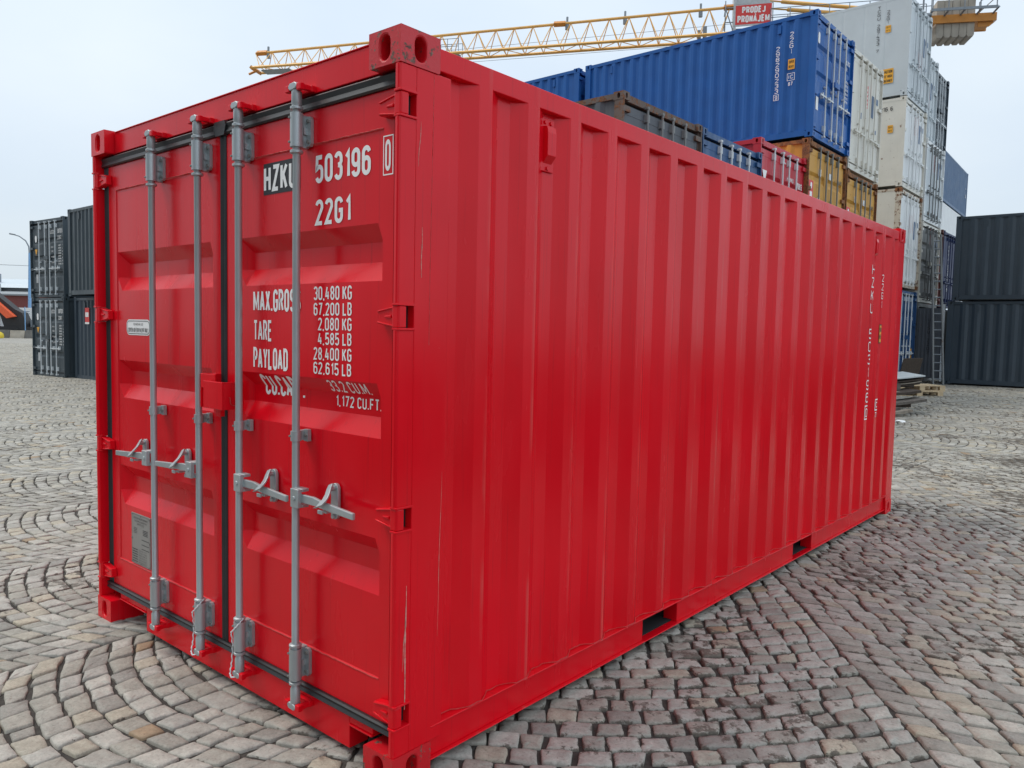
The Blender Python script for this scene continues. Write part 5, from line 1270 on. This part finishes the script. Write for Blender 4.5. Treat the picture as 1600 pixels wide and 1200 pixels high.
# ------------------------------------------------------------------ far left edge of the yard
V = {}
M['lampblue'] = plain('pale_blue_pole', (0.20, 0.38, 0.62), 0.5); M['orange'] = plain('orange_red_paint', (0.80, 0.13, 0.05), 0.5); M['yellow'] = plain('yellow_paint', (0.70, 0.52, 0.04), 0.5)
M['blackm'] = plain('black_machinery', (0.03, 0.03, 0.032), 0.6); M['roofw'] = plain('pale_sheet_roof', (0.50, 0.56, 0.60), 0.5); M['roofg'] = plain('grey_sheet_roof', (0.26, 0.28, 0.30), 0.6); M['maroonwall'] = plain('maroon_cladding', (0.19, 0.055, 0.05), 0.7)
t = empty('street_lamp', (-96.57, 29.91, -0.24)); tag(t, 'pale blue street lamp with a long curved arm beside the left container stack', 'street lamp')
MB().tube([(0, 0, 0), (0, 0, 0.5), (-0.3, 0.2, 4.5), (-0.55, 0.34, 9.4)], [0.22, 0.2, 0.17, 0.11], 8).build('pole', M['lampblue'], t, smooth=50)
MB().tube([(-0.55, 0.34, 9.4), (-0.64, 0.32, 10.1), (-0.96, 0.11, 10.75), (-1.53, -0.34, 11.24), (-2.05, -0.75, 11.42), (-2.4, -1.03, 11.5)], [0.09, 0.08, 0.07, 0.06, 0.06, 0.05], 8).build('arm', M['steel'], t, smooth=50)
MB().tube([(-1.9, -0.62, 11.40), (-2.4, -1.03, 11.51)], [0.08, 0.09], 6).build('lamp_head', M['steel'], t)
# transform helper for the far left: u along image right, v away
U2 = Vector((0.7588, 0.6510, 0)); V2 = Vector((-0.651, 0.7588, 0))
def place(name, label, cat, p): 
    t = empty(name, p, math.atan2(U2.y, U2.x)); return tag(t, label, cat)
t = place('factory_building', 'low factory hall with a pale sheet roof and maroon walls behind the yard', 'building', (-121, 31.5, -0.24))
MB().box(-20, 18, 0, 14, 0, 6.2).build('wall', M['roofg'], t); MB().prism([(-1, 6.1), (0, 6.6), (14, 8.0), (14, 6.1)], -22, 20, 'x').build('roof', M['roofw'], t)
MB().box(-20, 18, -3.2, -0.05, 0, 5.0).build('annex', M['maroonwall'], t); MB().prism([(-3.6, 5.0), (-3.6, 5.2), (-0.02, 5.75), (-0.02, 5.0)], -21, 19, 'x').build('annex_roof', M['roofg'], t)
MB().box(-20, 4, -1.12, -1.05, 5.5, 6.6).build('fascia', M['greybox'], t); MB().box(-1.0, 0.4, 3, 4.6, 6.8, 8.2).build('roof_vent', M['steel'], t)
m = MB(); [m.box(-19+i*3.0, -17.4+i*3.0, -3.28, -3.21, 2.0, 3.2) for i in range(12)]; m.build('window', M['blackm'], t)
m = MB(); m.tube([(6.5, 3, 6.5), (6.5, 3, 11)], 0.04, 5); m.build('antenna', M['steel'], t)
t = place('power_line', 'thin overhead wire across the sky above the factory roof', 'wire', (-116, 40, 0)); MB().tube([(-16, 0, 9.3), (0, 0, 9.0), (16, 0, 9.2), (40, 0, 9.6)], 0.05, 4).build('wire', M['steel'], t)
for s in (-16, 40): MB().tube([(s, 0, 0), (s, 0, 9.6)], 0.12, 6).build('pole', M['steel'], t)
t = place('notice_board', 'white board with a column of red dots beside the street lamp foot', 'board', (-94.45, 27.95, -0.2))
MB().box(0.0, 1.75, 0, 0.12, 1.75, 3.15).build('panel', M['white_ink'], t); MB().box(0.1, 0.2, 0.0, 0.1, 0, 1.75).box(1.55, 1.65, 0, 0.1, 0, 1.75).build('post', M['steel'], t)
m = MB(); [m.tube([(0.42, -0.02, 1.98+i*0.26), (0.42, 0.0, 1.98+i*0.26)], 0.07, 8) for i in range(4)]; m.build('red_dot', M['signred'], t)
m = MB(); [m.box(0.7, 1.5, -0.015, 0.0, 1.95+i*0.26, 2.0+i*0.26) for i in range(4)]; m.box(0.1, 0.35, -0.015, 0, 3.0, 3.08); m.build('lettering', M['slate'], t)
t = place('truck_crane', 'black truck body with an orange loading arm at the left edge of the yard', 'truck', (-90.2, 25.45, -0.24))
MB().prism([(-3.5, 5.6), (-3.2, 5.9), (1.15, 2.2), (0.35, 2.0)], 0.0, 0.5, 'y').build('loading_arm', M['orange'], t)
MB().prism([(-3.5, 5.0), (-2.9, 5.95), (0.8, 3.0), (1.6, 2.6), (2.1, 1.5), (2.0, 0.9), (-0.2, 0.9), (-0.6, 2.2)], 0.55, 1.6, 'y').build('body', M['blackm'], t)
MB().box(-6, 2.6, 0.3, 2.4, 0.7, 1.15).build('chassis', M['blackm'], t); MB().box(2.2, 4.3, 1.0, 2.4, 1.15, 1.9).build('load_bed', M['steel'], t)
for xx in (-4.5, -3.2, 1.2): MB().tube([(xx, 0.1, 0.5), (xx, 0.5, 0.5)], 0.5, 14).build('wheel', M['rubber'], t)
MB().tube([(2.4, -0.2, 0.0), (2.4, -0.2, 3.2)], 0.05, 6).build('marker_pole', M['lampblue'], t)
m = MB(); m.box(-5.8, -1.2, 0.2, 2.2, 1.16, 2.6).build('cab', M['white_ink'], t)
t = place('concrete_barrier', 'low dark concrete wall along the far edge of the cobbles', 'barrier', (-89.2, 25.7, -0.26))
for i in range(-4, 4):
    x0 = i*1.55; MB().prism([(0, 0), (0.6, 0), (0.45, 0.8+0.04*(i % 2)), (0.15, 0.8+0.04*(i % 2))], x0, x0+1.5, 'x').build('segment', M['concrete2' if i % 3 else 'concrete'], t)
t = place('mooring_drum', 'yellow rounded drum standing by the low concrete wall', 'drum', (-88.0, 24.2, -0.24)); MB().tube([(0, 0, 0), (0, 0, 0.2), (0, 0, 0.45), (0, 0, 0.6), (0, 0, 0.68)], [0.62, 0.66, 0.6, 0.42, 0.15], 14).build('shell', M['yellow'], t, smooth=60)
for i, lb in enumerate(('white concrete bollard at the lamp foot, nearer to the lamp', 'white concrete bollard at the lamp foot, nearer to the container stack')):
    t = place('bollard', lb, 'bollard', tuple(Vector((-90.3, 29.6, -0.24)) + U2*(-0.2+i*0.42))); t['group'] = 'bollards at the lamp foot'
    MB().tube([(0, 0, 0), (0, 0, 1.25), (0, 0, 1.35)], [0.14, 0.13, 0.05], 10).build('shaft', M['greybox'], t, smooth=50)
